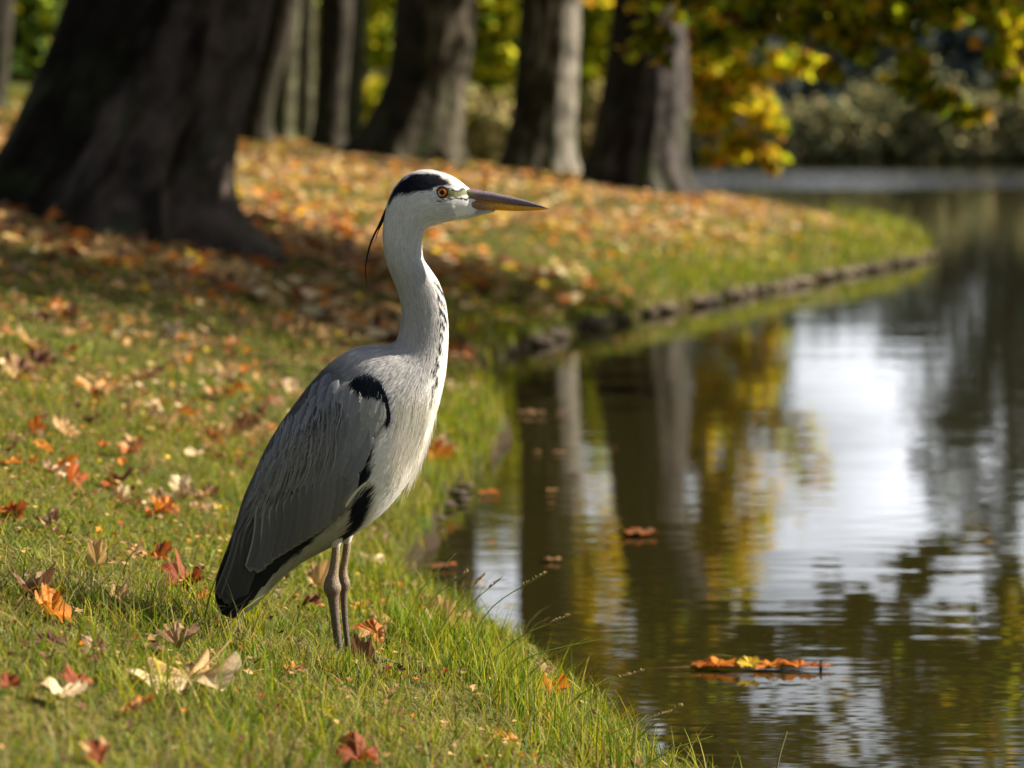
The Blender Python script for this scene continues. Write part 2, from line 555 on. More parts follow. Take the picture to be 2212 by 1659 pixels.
def make_tree(name, label, profile, basez, diam, top_z, dark, pale, pale_amt, lit_side, limbs, blobs, lsize, palette, w, seed, group=None, flute=.08, Yfix=None, hang=(), lean=None):
    """A trunk traced at its own distance, limbs that leave it above the frame and a crown of leaf clumps."""
    if Yfix is None:
        g = ground_hit(*basez); Y = g[1]
    else:
        Y = Yfix
    V, Q, C, top = trunk_mesh(profile, Y, top_z, dark, pale, pale_amt, lit_side, flute, seed, lean=lean)
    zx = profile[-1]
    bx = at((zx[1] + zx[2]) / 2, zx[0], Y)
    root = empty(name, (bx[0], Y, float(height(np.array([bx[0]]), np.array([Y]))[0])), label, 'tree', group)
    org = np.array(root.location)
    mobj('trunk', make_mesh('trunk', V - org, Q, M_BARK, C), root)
    tp = np.array(top[:3])
    for L in limbs:
        P = smooth_path([tp - (0, 0, .6)] + [np.array(q, float) for q in L[0]], 26)
        rad = np.linspace(L[1], L[2], 26)
        v, q = tube(P - org, rad, 10)
        mobj('limb', make_mesh('limb', v, q, M_BARK, np.repeat(np.array([dark]) * 1.3, len(v), 0)), root)
    if blobs:
        v, f, c = leaf_cloud(blobs, lsize, palette, w)
        mobj('crown', make_mesh('crown', v - org, f, M_CROWN, c, smooth=False), root)
    for k, (bl, twigs, ls, pl, ww) in enumerate(hang):
        if k == 1:
            bl = [(c_, r_, int(n_ * .68)) for c_, r_, n_ in bl]
        v, f, c = leaf_cloud(bl, ls, pl, ww, .6)
        parts = []
        fo = mobj('hanging_branch', None, root) if False else None
        tv = [tube(smooth_path(tw, 14) - org, np.linspace(.022, .005, 14), 6) for tw in twigs]
        V2, Q2, C2 = merge([(a_, b_, np.array([.06, .045, .03])) for a_, b_ in tv])
        br = mobj('branch', make_mesh('branch', V2, Q2, M_BARK, C2), root)
        mobj('leaves', make_mesh('leaves', v - org, f, M_CROWN, c, smooth=False), br)
    return root, Y

GREEN = (.13, .20, .015); YGREEN = (.46, .50, .015); YEL = (.76, .56, .02); ORG = (.68, .36, .04); BRN = (.22, .10, .03); DGREEN = (.035, .06, .012)

# ---- tree positions from the photograph
T1p = [(0, 152, 578), (100, 120, 557), (200, 76, 530), (300, 30, 506), (380, -25, 494), (440, -75, 500), (480, -110, 520), (510, -140, 548), (530, -160, 575)]
g1 = ground_hit(310, 500)
Y1 = g1[1]
T5p = [(0, 1323, 1474), (60, 1318, 1482), (200, 1298, 1488), (300, 1278, 1480), (370, 1256, 1483), (398, 1246, 1494), (420, 1236, 1510)]
Y5 = 28.0
T4p = [(0, 1124, 1256), (150, 1113, 1251), (250, 1106, 1246), (325, 1088, 1248), (345, 1080, 1252), (360, 1074, 1258)]
Y4 = 34.0
T3p = [(0, 857, 1030), (150, 840, 1015), (225, 812, 1005), (280, 784, 1003), (310, 755, 1005), (330, 738, 1010)]
Y3 = 33.0
for q_, Y_, z_ in ((1375, Y5, 405), (1165, Y4, 350), (880, Y3, 335)):
    p_ = at(q_, z_, Y_); print('want', p_, 'have', height(p_[0:1], p_[1:2]))
print('tree distances', Y1, Y5, Y4, Y3, ground_hit(715, 298), ground_hit(560, 278))

# leaf-bearing branches that hang at the upper right, about 18 m away
def hb(zx, zy, Y, rz, ry, n):
    c = at(zx, zy, Y)
    s = Y / F / ZS
    return (c, (rz * s, rz * s * 1.2, ry * s), n)
YB = 17.5
hangA = [hb(1500, -10, YB, 130, 55, 420), hb(1650, 10, YB, 120, 60, 500), hb(1760, 50, YB, 90, 60, 330), hb(1900, 20, YB, 120, 70, 560), hb(2080, -10, YB, 130, 60, 620),
         hb(2170, 70, YB, 70, 90, 330), hb(1940, 130, YB, 50, 55, 170), hb(2010, 190, YB, 60, 42, 190), hb(2080, 245, YB, 40, 22, 90), hb(2170, 150, YB, 45, 45, 130),
         hb(1800, 160, YB, 40, 45, 80), hb(1400, 100, YB, 50, 28, 60), hb(1435, 55, YB, 50, 36, 70), hb(1430, 132, YB, 16, 12, 14), hb(1560, 90, YB, 60, 35, 100), hb(1860, 95, YB, 40, 40, 110)]
# the same limbs above the picture's upper edge (seen mirrored in the lake)
for zx, zy, rz, ry, n in [(1480, -150, 150, 110, 420), (1700, -170, 150, 110, 380), (1980, -140, 150, 100, 620), (2200, -160, 150, 110, 620), (1850, -330, 190, 110, 420), (2150, -360, 190, 110, 650),
                          (2380, -120, 150, 150, 650), (2500, -380, 200, 150, 700), (2000, -600, 260, 140, 500), (2380, -650, 260, 160, 800), (1560, -380, 110, 80, 160), (2600, -100, 150, 120, 500)]:
    hangA.append(hb(zx, zy, YB + 1.0 * (hash((zx, zy)) % 3 - 1), rz, ry, n))
# unseen clumps added over the water to shade the lawn below the big tree
for c, r, n in [((3.4, 12.6, 4.3), (1.1, 1.0, .5), 520), ((4.7, 12.2, 4.6), (1.0, 1.0, .5), 520), ((4.2, 13.7, 4.5), (1.1, 1.0, .5), 520), ((5.3, 13.5, 4.9), (1.0, 1.0, .6), 450), ((2.8, 11.7, 4.4), (1.0, .8, .4), 380), ((2.2, 13.3, 4.6), (1.0, .9, .4), 350),
                ((4.3, 16.6, 4.2), (1.0, 1.2, .7), 800), ((5.4, 17.6, 4.8), (1.2, 1.2, .8), 1000), ((5.2, 15.6, 4.6), (1.1, 1.1, .7), 900), ((6.6, 16.8, 5.4), (1.3, 1.2, .9), 1100), ((6.2, 14.8, 5.0), (1.2, 1.0, .7), 900),
                ((7.8, 16.0, 6.0), (1.2, 1.3, .9), 1000), ((7.4, 14.2, 5.6), (1.1, 1.0, .7), 700), ((4.4, 14.6, 3.9), (.8, .8, .5), 400), ((3.8, 15.2, 3.4), (.7, .8, .5), 350)]:
    hangA.append((c, r, n))
tw = [[(1.6, 24, 5.6), (2.0, 21, 5.2), (2.2, 18, 4.0), tuple(at(1650, -30, YB)), tuple(at(1700, 60, YB))],
      [(2.2, 21, 4.9), (2.8, 18.5, 3.8), tuple(at(1900, -60, YB)), tuple(at(1960, 130, YB)), tuple(at(2080, 245, YB))],
      [(2.6, 20, 4.8), (3.4, 18.5, 3.8), tuple(at(2120, -80, YB)), tuple(at(2170, 80, YB)), tuple(at(2180, 150, YB))],
      [(2.0, 20, 4.8), (1.6, 18.2, 3.2), tuple(at(1500, -40, YB)), tuple(at(1440, 60, YB)), tuple(at(1420, 120, YB))],
      [(2.4, 21, 5.0), (4, 19.5, 5.0), (5.6, 18.5, 4.8), (7.2, 17.4, 5.5)],
      [(3.2, 19.6, 4.9), (4.2, 18, 4.2), (4.6, 17, 3.7)],
      [(5.6, 18.5, 4.8), (5.2, 15.5, 4.8), (4.6, 13, 4.6), (3.0, 11.8, 4.4)]]  # last twig added to carry the unseen shading clumps
# yellow foliage behind, at about the fifth tree's distance
YC = Y5 + 2.0
hangC = [hb(1515, -40, YC, 45, 60, 260), hb(1530, -140, YC, 50, 70, 300), hb(1520, 120, YC, 32, 70, 260), hb(1545, 250, YC, 38, 50, 260), hb(1590, 330, YC, 34, 30, 110), hb(1530, 330, YC, 20, 26, 50), hb(1570, 180, YC, 60, 60, 300), hb(1580, -160, YC, 60, 60, 220), hb(1540, -260, YC, 60, 70, 260), hb(1545, 130, YC, 60, 55, 330), hb(1600, 200, YC, 70, 60, 420), hb(1540, 240, YC, 45, 45, 220), hb(1640, 260, YC, 45, 40, 200), hb(1655, 330, YC, 32, 32, 90), hb(1670, 365, YC, 16, 22, 30),
         hb(1690, 120, YC, 70, 35, 200), hb(1560, 60, YC, 90, 60, 380), hb(1740, 50, YC, 60, 30, 130), hb(1590, 300, YC, 26, 30, 70), hb(1600, -80, YC, 110, 90, 420), hb(1560, -220, YC, 80, 100, 260)]
twC = [[(1.5, Y5 + .3, 5.0), (2.2, YC, 4.4), tuple(at(1600, -60, YC)), tuple(at(1620, 150, YC)), tuple(at(1668, 350, YC))],
       [(1.8, YC, 4.8), tuple(at(1560, -120, YC)), tuple(at(1545, 100, YC)), tuple(at(1540, 260, YC))]]

PAL_FALL = [GREEN, YGREEN, YEL, ORG, DGREEN, BRN]
hangA = [(c, r, int(n * (.62 if k_ < 28 else 1))) for k_, (c, r, n) in enumerate(hangA)]
hangC += [((1.0, 31.5, 3.9), (.36, .5, .9), 700), ((1.08, 31.5, 5.2), (.45, .5, .9), 1000), ((.75, 31.5, 5.6), (.5, .6, 1.3), 700), ((.2, 32, 6.6), (.7, .6, .8), 400)]
make_tree('plane_tree', 'broad dark trunk rising at the lake edge, leafy branches hanging over the water',
          T5p, (1375, 405), 0, 6.5, (.013, .010, .007), (.050, .044, .044), .55, -0.1,
          [([(1.0, 24, 7.2), (1.9, 21, 5.6), (2.8, 18.8, 4.9), (4.2, 17.6, 4.9)], .22, .05), ([(3, 29, 8.6), (6, 31, 10.5)], .26, .06), ([(-1.2, 30, 9), (-3, 31, 12)], .24, .06)],
          [((5.6, 34.0, 7.2), (1.6, .8, .6), 380), ((6, 33, 10), (3.2, 3, 2.2), 2400), ((2, 30, 12), (3.5, 3.5, 2.6), 2400), ((-2, 31, 12), (3, 3, 2.5), 1800), ((8.5, 40, 9), (3, 4, 2), 1500)], .22,  # first and last clumps: out of view, added to shade the far lawn
          PAL_FALL, [3, 4, 3, 1.5, 2, 1], 5, 'plane trees on the lake lawn',
          hang=[(hangA, tw, .105, PAL_FALL, [4, 5, 2.6, .9, 1.0, .9]), (hangC, twC, .15, PAL_FALL, [1.0, 4, 5.5, 1.8, .1, .3])], Yfix=Y5, lean=.27)
make_tree('plane_tree', 'huge dark trunk with flared roots at the left, nearest of the trees',
          T1p, (310, 500), 0, 6.8, (.010, .0075, .0055), (.065, .052, .046), .30, -.3,
          [([(-4, 17, 8.5), (-6, 15, 11)], .34, .08), ([(-.5, 15.5, 6.4), (1.4, 14.8, 5.1), (3.2, 14, 4.8)], .2, .04), ([(-1.5, 19, 9), (.5, 20, 12)], .3, .08), ([(-4, 21, 9), (-6, 24, 11)], .3, .08)],
          [((2.6, 15.4, 4.7), (1.3, 1.3, .55), 700), ((1.2, 14.4, 4.6), (1.3, 1.2, .5), 600), ((3.4, 13.4, 4.7), (1.2, 1.1, .5), 500), ((.2, 15.8, 4.9), (1.2, 1.2, .5), 500), ((2.2, 16.7, 4.4), (1.3, .9, .8), 700), ((4.0, 16.6, 5.4), (1.2, .9, .6), 500), ((2.0, 12.7, 4.5), (1.1, .9, .4), 260),  # low clumps on this row: out of view, added to shade lawn and trunk
           ((-6, 15, 11), (3.5, 3, 2.5), 2000), ((-2, 20, 12), (3.5, 3, 2.5), 1800), ((-6, 24, 11), (3.5, 3, 2.5), 1800), ((-9, 19, 9), (3, 3.5, 2.5), 1500)], .2,
          PAL_FALL, [4, 3, 2, 1, 2, 1], 1, 'plane trees on the lake lawn', flute=.35, Yfix=Y1)
make_tree('plane_tree', 'slim trunk with its sunlit right side coloured pale, between two darker trunks',
          T4p, (1165, 350), 0, 7.5, (.026, .023, .015), (.18, .168, .148), .62, -0.2,
          [([(1.8, Y4 + 1, 10), (3.5, Y4 + 2, 12)], .2, .05), ([(-.8, Y4, 10), (-2, Y4 + 1, 13)], .2, .05)],
          [((2.5, Y4 + 2, 11.5), (3, 3, 2.4), 1600), ((-1, Y4 + 2, 12.5), (3, 3, 2.4), 1500)], .24,
          PAL_FALL, [3, 4, 3, 1, 1, 1], 4, 'plane trees on the lake lawn', Yfix=Y4, lean=.05)
make_tree('plane_tree', 'thick brown trunk spreading to a wide root on its left, right behind the heron head',
          T3p, (880, 335), 0, 7.5, (.020, .017, .010), (.075, .066, .052), .50, -0.1,
          [([(-1.8, Y3 + 1, 10), (-3.5, Y3 + 2, 12)], .24, .05), ([(0, Y3, 10), (.8, Y3 + 1, 13)], .2, .05)],
          [((-3, Y3 + 2, 11.5), (3, 3, 2.4), 1600), ((.3, Y3 + 2, 12.5), (3, 3, 2.4), 1500)], .24,
          PAL_FALL, [3, 4, 3, 1, 1, 1], 3, 'plane trees on the lake lawn', Yfix=Y3)
# farther trunks on the lawn
for k, (pr, Yt, lab, dk, plc, pa) in enumerate([
        ([(0, 580, 645), (100, 558, 622), (180, 540, 600), (250, 526, 586), (275, 520, 588), (290, 514, 592)], 46, 'dark leaning trunk just right of the huge near trunk', (.022, .018, .014), (.04, .035, .028), .1),
        ([(0, 690, 765), (120, 686, 756), (220, 680, 748), (285, 672, 746), (302, 664, 750)], 44, 'narrow blackish trunk standing alone between the leaning trunk and the thick brown one', (.018, .015, .012), (.04, .035, .028), .1),
        ([(0, 604, 650), (150, 596, 640), (280, 590, 634), (297, 586, 638)], 58, 'thin pale greyish trunk touching the leaning dark trunk', (.045, .045, .027), (.085, .085, .055), .5),
        ([(0, 650, 682), (150, 646, 678), (290, 642, 676), (300, 640, 680)], 60, 'thin pale trunk left of the narrow blackish one', (.045, .045, .027), (.085, .085, .055), .5),
        ([(0, 755, 795), (150, 746, 788), (285, 740, 782), (300, 736, 786)], 62, 'thin pale trunk right of the narrow blackish one', (.045, .045, .027), (.085, .085, .055), .5),
        ([(0, -60, 30), (150, -70, 20), (240, -80, 12), (262, -90, 20)], 40, 'dark trunk at the far left edge behind the huge trunk', (.018, .016, .012), (.04, .035, .028), .1)]):
    bx = at(pr[-1][1], pr[-1][0], Yt)[0]
    bl = [((bx, Yt, 9.5), (3, 2.6, 2.2), 700), ((bx + 1, Yt + 3, 11), (3, 2.6, 2.2), 600)]
    make_tree('woodland_tree', lab, pr, None, 0, 7.5, dk, plc, pa, .1, [([(bx + .8, Yt + 1, 9.5)], .12, .05)], bl, .3, PAL_FALL, [3, 4, 3, 1, 1, 1], 30 + k, 'thin trees behind the lawn', Yfix=Yt)

for k, (bx_, by_) in enumerate([(-7.5, 26), (-11, 38), (-14, 30), (-9.5, 50), (-16, 52)]):
    s_ = 1 / (by_ / F / ZS)
    zc = 1106 + bx_ * s_
    zb = HY * ZS - (float(height(np.array([bx_]), np.array([float(by_)]))[0]) - CH) * s_
    make_tree('plane_tree', 'plane tree farther left on the lawn beyond the huge near trunk', [(zb - 3.0 * s_, zc - .38 * s_, zc + .38 * s_), (zb - 1.2 * s_, zc - .42 * s_, zc + .42 * s_), (zb, zc - .62 * s_, zc + .62 * s_)], None, 0, 6.5,
              (.02, .017, .010), (.075, .066, .052), .5, 0, [([(bx_ + 1.2, by_, 8.5)], .16, .05)], [((bx_, by_, 8.8), (3, 3, 2.2), 900), ((bx_ + 1, by_ + 1, 11), (2.6, 2.6, 2), 600)], .28, PAL_FALL, [3, 4, 3, 1, 1, 1], 50 + k, 'plane trees left of the view', Yfix=float(by_))
# ---- bushes and low woodland behind the trunks
def bush(name, label, cat, c, r, n, size, palette, w, group, mat=M_FAR):
    gz_ = c[2] - r[2]
    root = empty(name, (c[0], c[1], max(gz_, -.2)), label, cat, group)
    org = np.array(root.location)
    v, f, cc = leaf_cloud([(c, (r[0], r[1], r[2]), n)], size, palette, w, 0.0)
    v[:, 2] = np.maximum(v[:, 2], org[2] - .1)
    mobj('foliage', make_mesh('foliage', v - org, f, mat, cc, smooth=False), root)
    pts = smooth_path([org, org + (0.1, 0, r[2] * .8), org + (-.1, .1, r[2] * 1.6)], 8)
    tv, tq = tube(pts - org, np.linspace(.12, .03, 8), 7)
    mobj('stem', make_mesh('stem', tv, tq, M_BARK, np.repeat([[.05, .04, .03]], len(tv), 0)), root)
    return root

YG = [(.34, .40, .02), (.50, .45, .02), (.18, .26, .02), (.06, .10, .015)]
def bpx(zx, zy, Y, rz, ry):
    c = at(zx, zy, Y); s = Y / F / ZS
    return c, (rz * s, rz * s, ry * s)
for lab, zx, zy, Y, rz, ry, n, w, sz in [
        ('bright yellow-green bush showing between the thick brown trunk and the pale one', 1066, 0, 62, 80, 300, 4200, [3, 5, 1.5, .3], .30),
        ('yellow-green bush showing between the pale trunk and the lakeside trunk', 1280, 50, 64, 60, 210, 2400, [3, 4, 2, 1], .30),
        ('yellow-green foliage above the pale trunks left of the thick brown trunk', 790, 50, 66, 90, 90, 2200, [4, 3, 3, 1.5], .32),
        ('dim green foliage over the leaning dark trunk', 640, 40, 68, 90, 80, 1800, [2, 1, 3, 4], .32),
        ('dark green bush at the upper left corner', 20, 60, 55, 140, 110, 3000, [.2, .1, 1.2, 6], .32),
        ('small orange-tinted bush left of the thick brown trunk', 792, 215, 72, 45, 40, 500, [1, 5, 1, .2], .26)]:
    c, r = bpx(zx, zy, Y, rz, ry)
    bush('bush', lab, 'bush', c, r, n, sz, YG, w, 'bushes behind the trunks')
for lab, zx, zy, Y, rz, ry in [('low beige bush between the thick brown trunk and the pale one', 1062, 275, 60, 60, 70), ('low straw-coloured bush between the pale trunk and the lakeside trunk', 1275, 285, 56, 45, 70)]:
    c, r = bpx(zx, zy, Y, rz, ry)
    bush('bush', lab, 'bush', c, r, 1500, .2, [(.42, .34, .17), (.34, .31, .12), (.22, .22, .09)], [4, 3, 1], 'bushes behind the trunks')
FARP = [(.12, .14, .075), (.07, .09, .055), (.17, .15, .08), (.04, .055, .04)]
for i in range(16):
    x = -16 + i * 2.0 + random.uniform(-.8, .8); Y = random.uniform(82, 104)
    if x > 1.5 - (Y - 72) * .15:
        continue
    hgt = random.uniform(2.2, 3.8)
    bush('woodland_bush', 'grey-green undergrowth in the hazy wood behind the trunks', 'bush', (x, Y, 1.2 + hgt * .5), (1.7, 1.6, hgt * .7), 900, .34,
         [(.20, .22, .10), (.13, .16, .07), (.34, .28, .14), (.10, .11, .05)], [3, 2, 4, .8], 'undergrowth behind the trunks')

def side_w(x, Y):
    px = 512 + x / Y * F
    return 'hidden behind the trunks' if px < 695 else 'behind the yellow hanging leaves' if px < 800 else 'right of the yellow leaves' if px < 930 else 'near the right edge'
# ---- far shore: bushes on the bank and the wood behind
for i in range(26):
    x = -14 + i * 2.55 + random.uniform(-.7, .7)
    Y = 149 + random.uniform(0, 4)
    hgt = random.uniform(2.2, 4.6) * (1.0 + .25 * math.sin(i * .9))
    shade = random.random()
    p = [(.40, .37, .18), (.28, .30, .15), (.46, .38, .20), (.16, .17, .09)]
    bush('shore_bush', f"{'tall' if hgt > 3.6 else 'low'} {'olive' if shade > .5 else 'straw-brown'} bush on the far bank {side_w(x, Y)}", 'bush', (x, Y, .3 + hgt * .5), (2.2, 1.6, hgt * .62), 900, .42, p, [3, 2 + 3 * shade, 2 * (1 - shade), 2], f"{'tall' if hgt > 3.6 else 'low'} {'olive' if shade > .5 else 'straw-brown'} bushes on the far bank {side_w(x, Y)}")
for i in range(40):
    x = -30 + (i % 20) * 4.9 + random.uniform(-1.5, 1.5) + (i // 20) * 2.5
    Y = 168 + (i // 20) * 22 + random.uniform(-5, 5)
    hgt = random.uniform(14, 17) if x < 15 else random.uniform(9.2, 11) if x < 27.5 else random.uniform(20, 24)
    gz_ = 1.2
    root = empty('far_tree', (x, Y, gz_), f"{'very tall' if hgt > 18 else 'tall' if hgt > 12 else 'lower'} tree at the {'front' if Y < 180 else 'back'} of the far wood {side_w(x, Y)}", 'tree', f"{'very tall' if hgt > 18 else 'tall' if hgt > 12 else 'lower'} far trees {'front' if Y < 180 else 'back'} {side_w(x, Y)}")
    v, q = tube(smooth_path([(0, 0, -.5), (.1, 0, hgt * .4), (0, .1, hgt * .8)], 8), np.linspace(.35, .1, 8), 8)
    mobj('trunk', make_mesh('trunk', v, q, M_BARK, np.repeat([[.06, .055, .05]], len(v), 0)), root)
    bl = [((random.uniform(-1.2, 1.2), random.uniform(-1, 1), hgt * f), (3.2 * s, 2.6 * s, hgt * .2), int(520 * s)) for f, s in ((.25, 1.0), (.45, 1.15), (.65, 1.0), (.85, .6))]
    tone = random.choice([[5, 3, 1, 2], [1, 4, 0, 5], [2, 4, 1, 3]])
    v, f, c = leaf_cloud(bl, .75, [(.28, .33, .30), (.17, .21, .20), (.34, .32, .22), (.09, .12, .12)], tone, 0)  # haze put into the leaf colours: lightened blue-grey
    mobj('crown', make_mesh('crown', v, f, M_FAR, c, smooth=False), root)

# ------------------------------------------------------------------ grass
def near_frustum(n, ya, yb, margin, power=1.0):
    Y = np.sqrt(ya ** 2 + rng.random(n) * (yb ** 2 - ya ** 2)) if power else ya + rng.random(n) * (yb - ya)
    X = (rng.random(n) * 2 - 1) * (.185 * Y + margin)
    return X, Y

def blades(X, Y, L, wdt, lean, cols, seg=3):
    n = len(X)
    Z = height(X, Y) - .004
    a = rng.random(n) * 6.283
    ld = rng.random(n) * 6.283
    lx, ly = np.cos(ld) * lean, np.sin(ld) * lean
    wx, wy = np.cos(a) * wdt * .5, np.sin(a) * wdt * .5
    Vs, Cs = [], []
    for k in range(seg + 1):
        t_ = k / seg
        px = X + lx * L * t_ ** 1.7; py = Y + ly * L * t_ ** 1.7
        pz = Z + L * t_ * np.sqrt(np.maximum(1 - (lean * t_ ** .8) ** 2 * .75, .08))
        ww = (1 - t_ ** 1.8)
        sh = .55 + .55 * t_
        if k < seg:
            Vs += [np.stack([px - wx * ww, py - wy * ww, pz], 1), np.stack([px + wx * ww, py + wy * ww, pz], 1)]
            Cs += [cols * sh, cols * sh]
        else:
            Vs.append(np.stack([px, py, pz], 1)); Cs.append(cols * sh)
    k = 2 * seg + 1
    V = np.stack(Vs, 1).reshape(-1, 3); C = np.stack(Cs, 1).reshape(-1, 3)
    o = np.arange(n)[:, None] * k
    q = np.concatenate([o + np.array([[2 * j, 2 * j + 1, 2 * j + 3, 2 * j + 2]]) for j in range(seg - 1)])
    tr = o + np.array([[2 * seg - 2, 2 * seg - 1, 2 * seg]])
    return V, [q, tr], C

def grass_cols(X, Y, n, dry):
    gA = np.array([.18, .28, .008]); gB = np.array([.46, .42, .018]); gC = np.array([.09, .16, .008]); st = np.array([.42, .34, .14]); br = np.array([.20, .12, .05])
    m = rng.random((n, 1))
    c = np.where(m < .4, gA, np.where(m < .72, gB, gC))
    dryp = np.clip(dry + (fbm(X, Y, .45, 41) - .5) * 1.5, .04, .95)[:, None]
    r = rng.random((n, 1))
    c = np.where(r < dryp * .62, np.where(rng.random((n, 1)) < .75, st, br), c)
    return c * (.7 + .6 * rng.random((n, 1)))

parts = []
def grass_zone(n, ya, yb, margin, Lr, wd, seg, dry, lean=.5, far_dry=False):
    X, Y = near_frustum(n, ya, yb, margin)
    d = sdist(X, Y, SHORE)
    k = d > -.01
    cl = fbm(X, Y, .22, 33)
    k &= rng.random(n) < (.35 + 1.1 * cl)
    X, Y, d, cl = X[k], Y[k], d[k], cl[k]
    m = len(X)
    tuft = sstep(fbm(X, Y, .35, 77), .5, .75)
    L = (Lr[0] + (Lr[1] - Lr[0]) * rng.random(m) ** 1.6) * (.7 + .8 * tuft) * (1 + .9 * np.exp(-np.maximum(d, 0) / .12))
    ln = np.clip(lean + (rng.random(m) - .5) * .9, .05, .98)
    dr = dry + 0 * X
    dr = np.where(d < .35, dr * .5, dr)
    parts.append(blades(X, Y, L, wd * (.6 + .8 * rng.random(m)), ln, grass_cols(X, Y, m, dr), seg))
grass_zone(150000, 3.3, 8.2, .25, (.016, .048), .0021, 3, .42, .78)
grass_zone(16000, 3.3, 8.5, .25, (.045, .085), .0016, 4, 1.6, .95)
grass_zone(15000, 3.3, 9, .25, (.05, .095), .0028, 4, .15, .7)
grass_zone(110000, 8.2, 13.5, .4, (.018, .050), .0036, 2, .70, .6)
grass_zone(110000, 13.5, 24, .8, (.02, .06), .007, 2, .8)
grass_zone(70000, 24, 46, 1.5, (.03, .07), .016, 2, .65)
grass_zone(25000, 46, 75, 2, (.04, .09), .04, 2, .35)
o = 0; Vs = []; Qs = []; Ts = []; Cs = []
for V, (q, tr), C in parts:
    Vs.append(V); Qs.append(q + o); Ts.append(tr + o); Cs.append(C); o += len(V)
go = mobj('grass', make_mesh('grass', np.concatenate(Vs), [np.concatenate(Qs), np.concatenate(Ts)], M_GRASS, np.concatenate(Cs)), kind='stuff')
tag(go, 'short green and straw-coloured grass covering the lakeside lawn', 'grass')
del parts, Vs, Qs, Ts, Cs

# longer tufts on the lip of the bank
def tuft_at(zx, zy, n, L, spread, seed, green=1.0):
    g = ground_hit(zx, zy)
    X = g[0] + rng.normal(size=n) * spread; Y = g[1] + rng.normal(size=n) * spread * 1.6
    k = sdist(X, Y, SHORE) > -.03
    X, Y = X[k], Y[k]; m = len(X)
    c = grass_cols(X, Y, m, np.full(m, .12)) * green
    return blades(X, Y, L * (.45 + .75 * rng.random(m)), (.0018 + .002 * rng.random(m)) * (g[1] / 5.5), np.clip(.35 + (rng.random(m) - .5) * .8, .02, .95), c, 4)
tp_ = []
for zx, zy, n, L, sp in [(890, 1370, 220, .085, .045), (950, 1400, 260, .09, .05), (1000, 1430, 260, .095, .05), (1055, 1480, 260, .085, .05), (1120, 1530, 260, .09, .05),
                         (1200, 1590, 240, .09, .05), (1270, 1650, 240, .09, .05), (870, 1330, 140, .06, .05), (745, 1450, 300, .045, .03), (790, 1450, 300, .045, .03), (830, 1452, 200, .04, .03), (760, 1470, 250, .045, .03), (720, 1455, 120, .045, .04), (500, 1352, 60, .09, .02),  (985, 1080, 260, .06, .06), (1035, 1010, 260, .07, .08), (1060, 930, 300, .08, .10), (1070, 860, 300, .09, .12), (850, 1200, 200, .05, .05), (850, 1270, 200, .05, .04), (420, 1330, 260, .07, .06), (300, 1350, 200, .06, .06), (520, 1360, 90, .07, .03),
                         (250, 1480, 160, .045, .05), (600, 1440, 160, .05, .06), (900, 1440, 260, .055, .08), (760, 1600, 220, .05, .08), (990, 940, 420, .10, .12), (950, 870, 300, .09, .12),
                         (1000, 1010, 260, .08, .08), (930, 1150, 260, .07, .1), (900, 1060, 260, .07, .12), (1060, 790, 400, .12, .2), (1420, 670, 600, .12, .4), (1570, 640, 600, .12, .4), (1700, 612, 600, .12, .4), (1850, 582, 600, .12, .4), (1960, 515, 900, .22, .35), (1900, 530, 700, .16, .4), (1780, 560, 600, .13, .5), (1640, 590, 600, .13, .5),
                         (1500, 620, 600, .12, .5), (1350, 650, 600, .12, .4), (1220, 680, 600, .12, .4), (1130, 715, 500, .12, .3), (1080, 730, 500, .12, .2)]:
    tp_.append(tuft_at(zx, zy, n, L, sp, 0))
o = 0; Vs = []; Qs = []; Ts = []; Cs = []
for V, (q, tr), C in tp_:
    Vs.append(V); Qs.append(q + o); Ts.append(tr + o); Cs.append(C); o += len(V)
go = mobj('long_grass', make_mesh('long_grass', np.concatenate(Vs), [np.concatenate(Qs), np.concatenate(Ts)], M_GRASS, np.concatenate(Cs)), kind='stuff')
tag(go, 'longer bright green grass tufts along the edge of the bank', 'grass')

# single tall stems with seed heads leaning over the water
def grass_stem(base, tip, label, head=True, bend=.25, w=.0015, col=(.30, .38, .05)):
    g = ground_hit(*base)
    s = g[1] / F / ZS
    top = at(tip[0], tip[1], g[1] + .02)
    mid = g * .5 + top * .5 + np.array([(g[0] - top[0]) * bend * .5, 0, (top[2] - g[2]) * .12])
    P = smooth_path([g - (0, 0, .01), mid, top], 12)
    v, q = tube(P, np.linspace(w, w * .45, 12), 6)
    root = mobj('grass_stem', make_mesh('grass_stem', v - g, q, M_GRASS, np.repeat([col], len(v), 0)))
    root.location = g
    tag(root, label, 'grass stem', 'tall grass stems at the bank')
    if head:
        pp = []
        for k in range(26):
            f = .80 + .2 * k / 25
            p0 = P[-1] * ((f - .8) / .2) + P[-3] * (1 - (f - .8) / .2)
            dirn = np.array([random.uniform(-.5, .5), random.uniform(-.5, .5), random.uniform(.4, 1)])
            dirn /= np.linalg.norm(dirn)
            e = p0 + dirn * random.uniform(.004, .008)
            pp.append((*tube([p0, p0 * .5 + e * .5, e], [.0003, .0010, .0002], 5), np.array([.50, .38, .20])))
        V2, Q2, C2 = merge(pp)
        mobj('seed_head', make_mesh('seed_head', V2 - g, Q2, M_GRASS, C2), root)
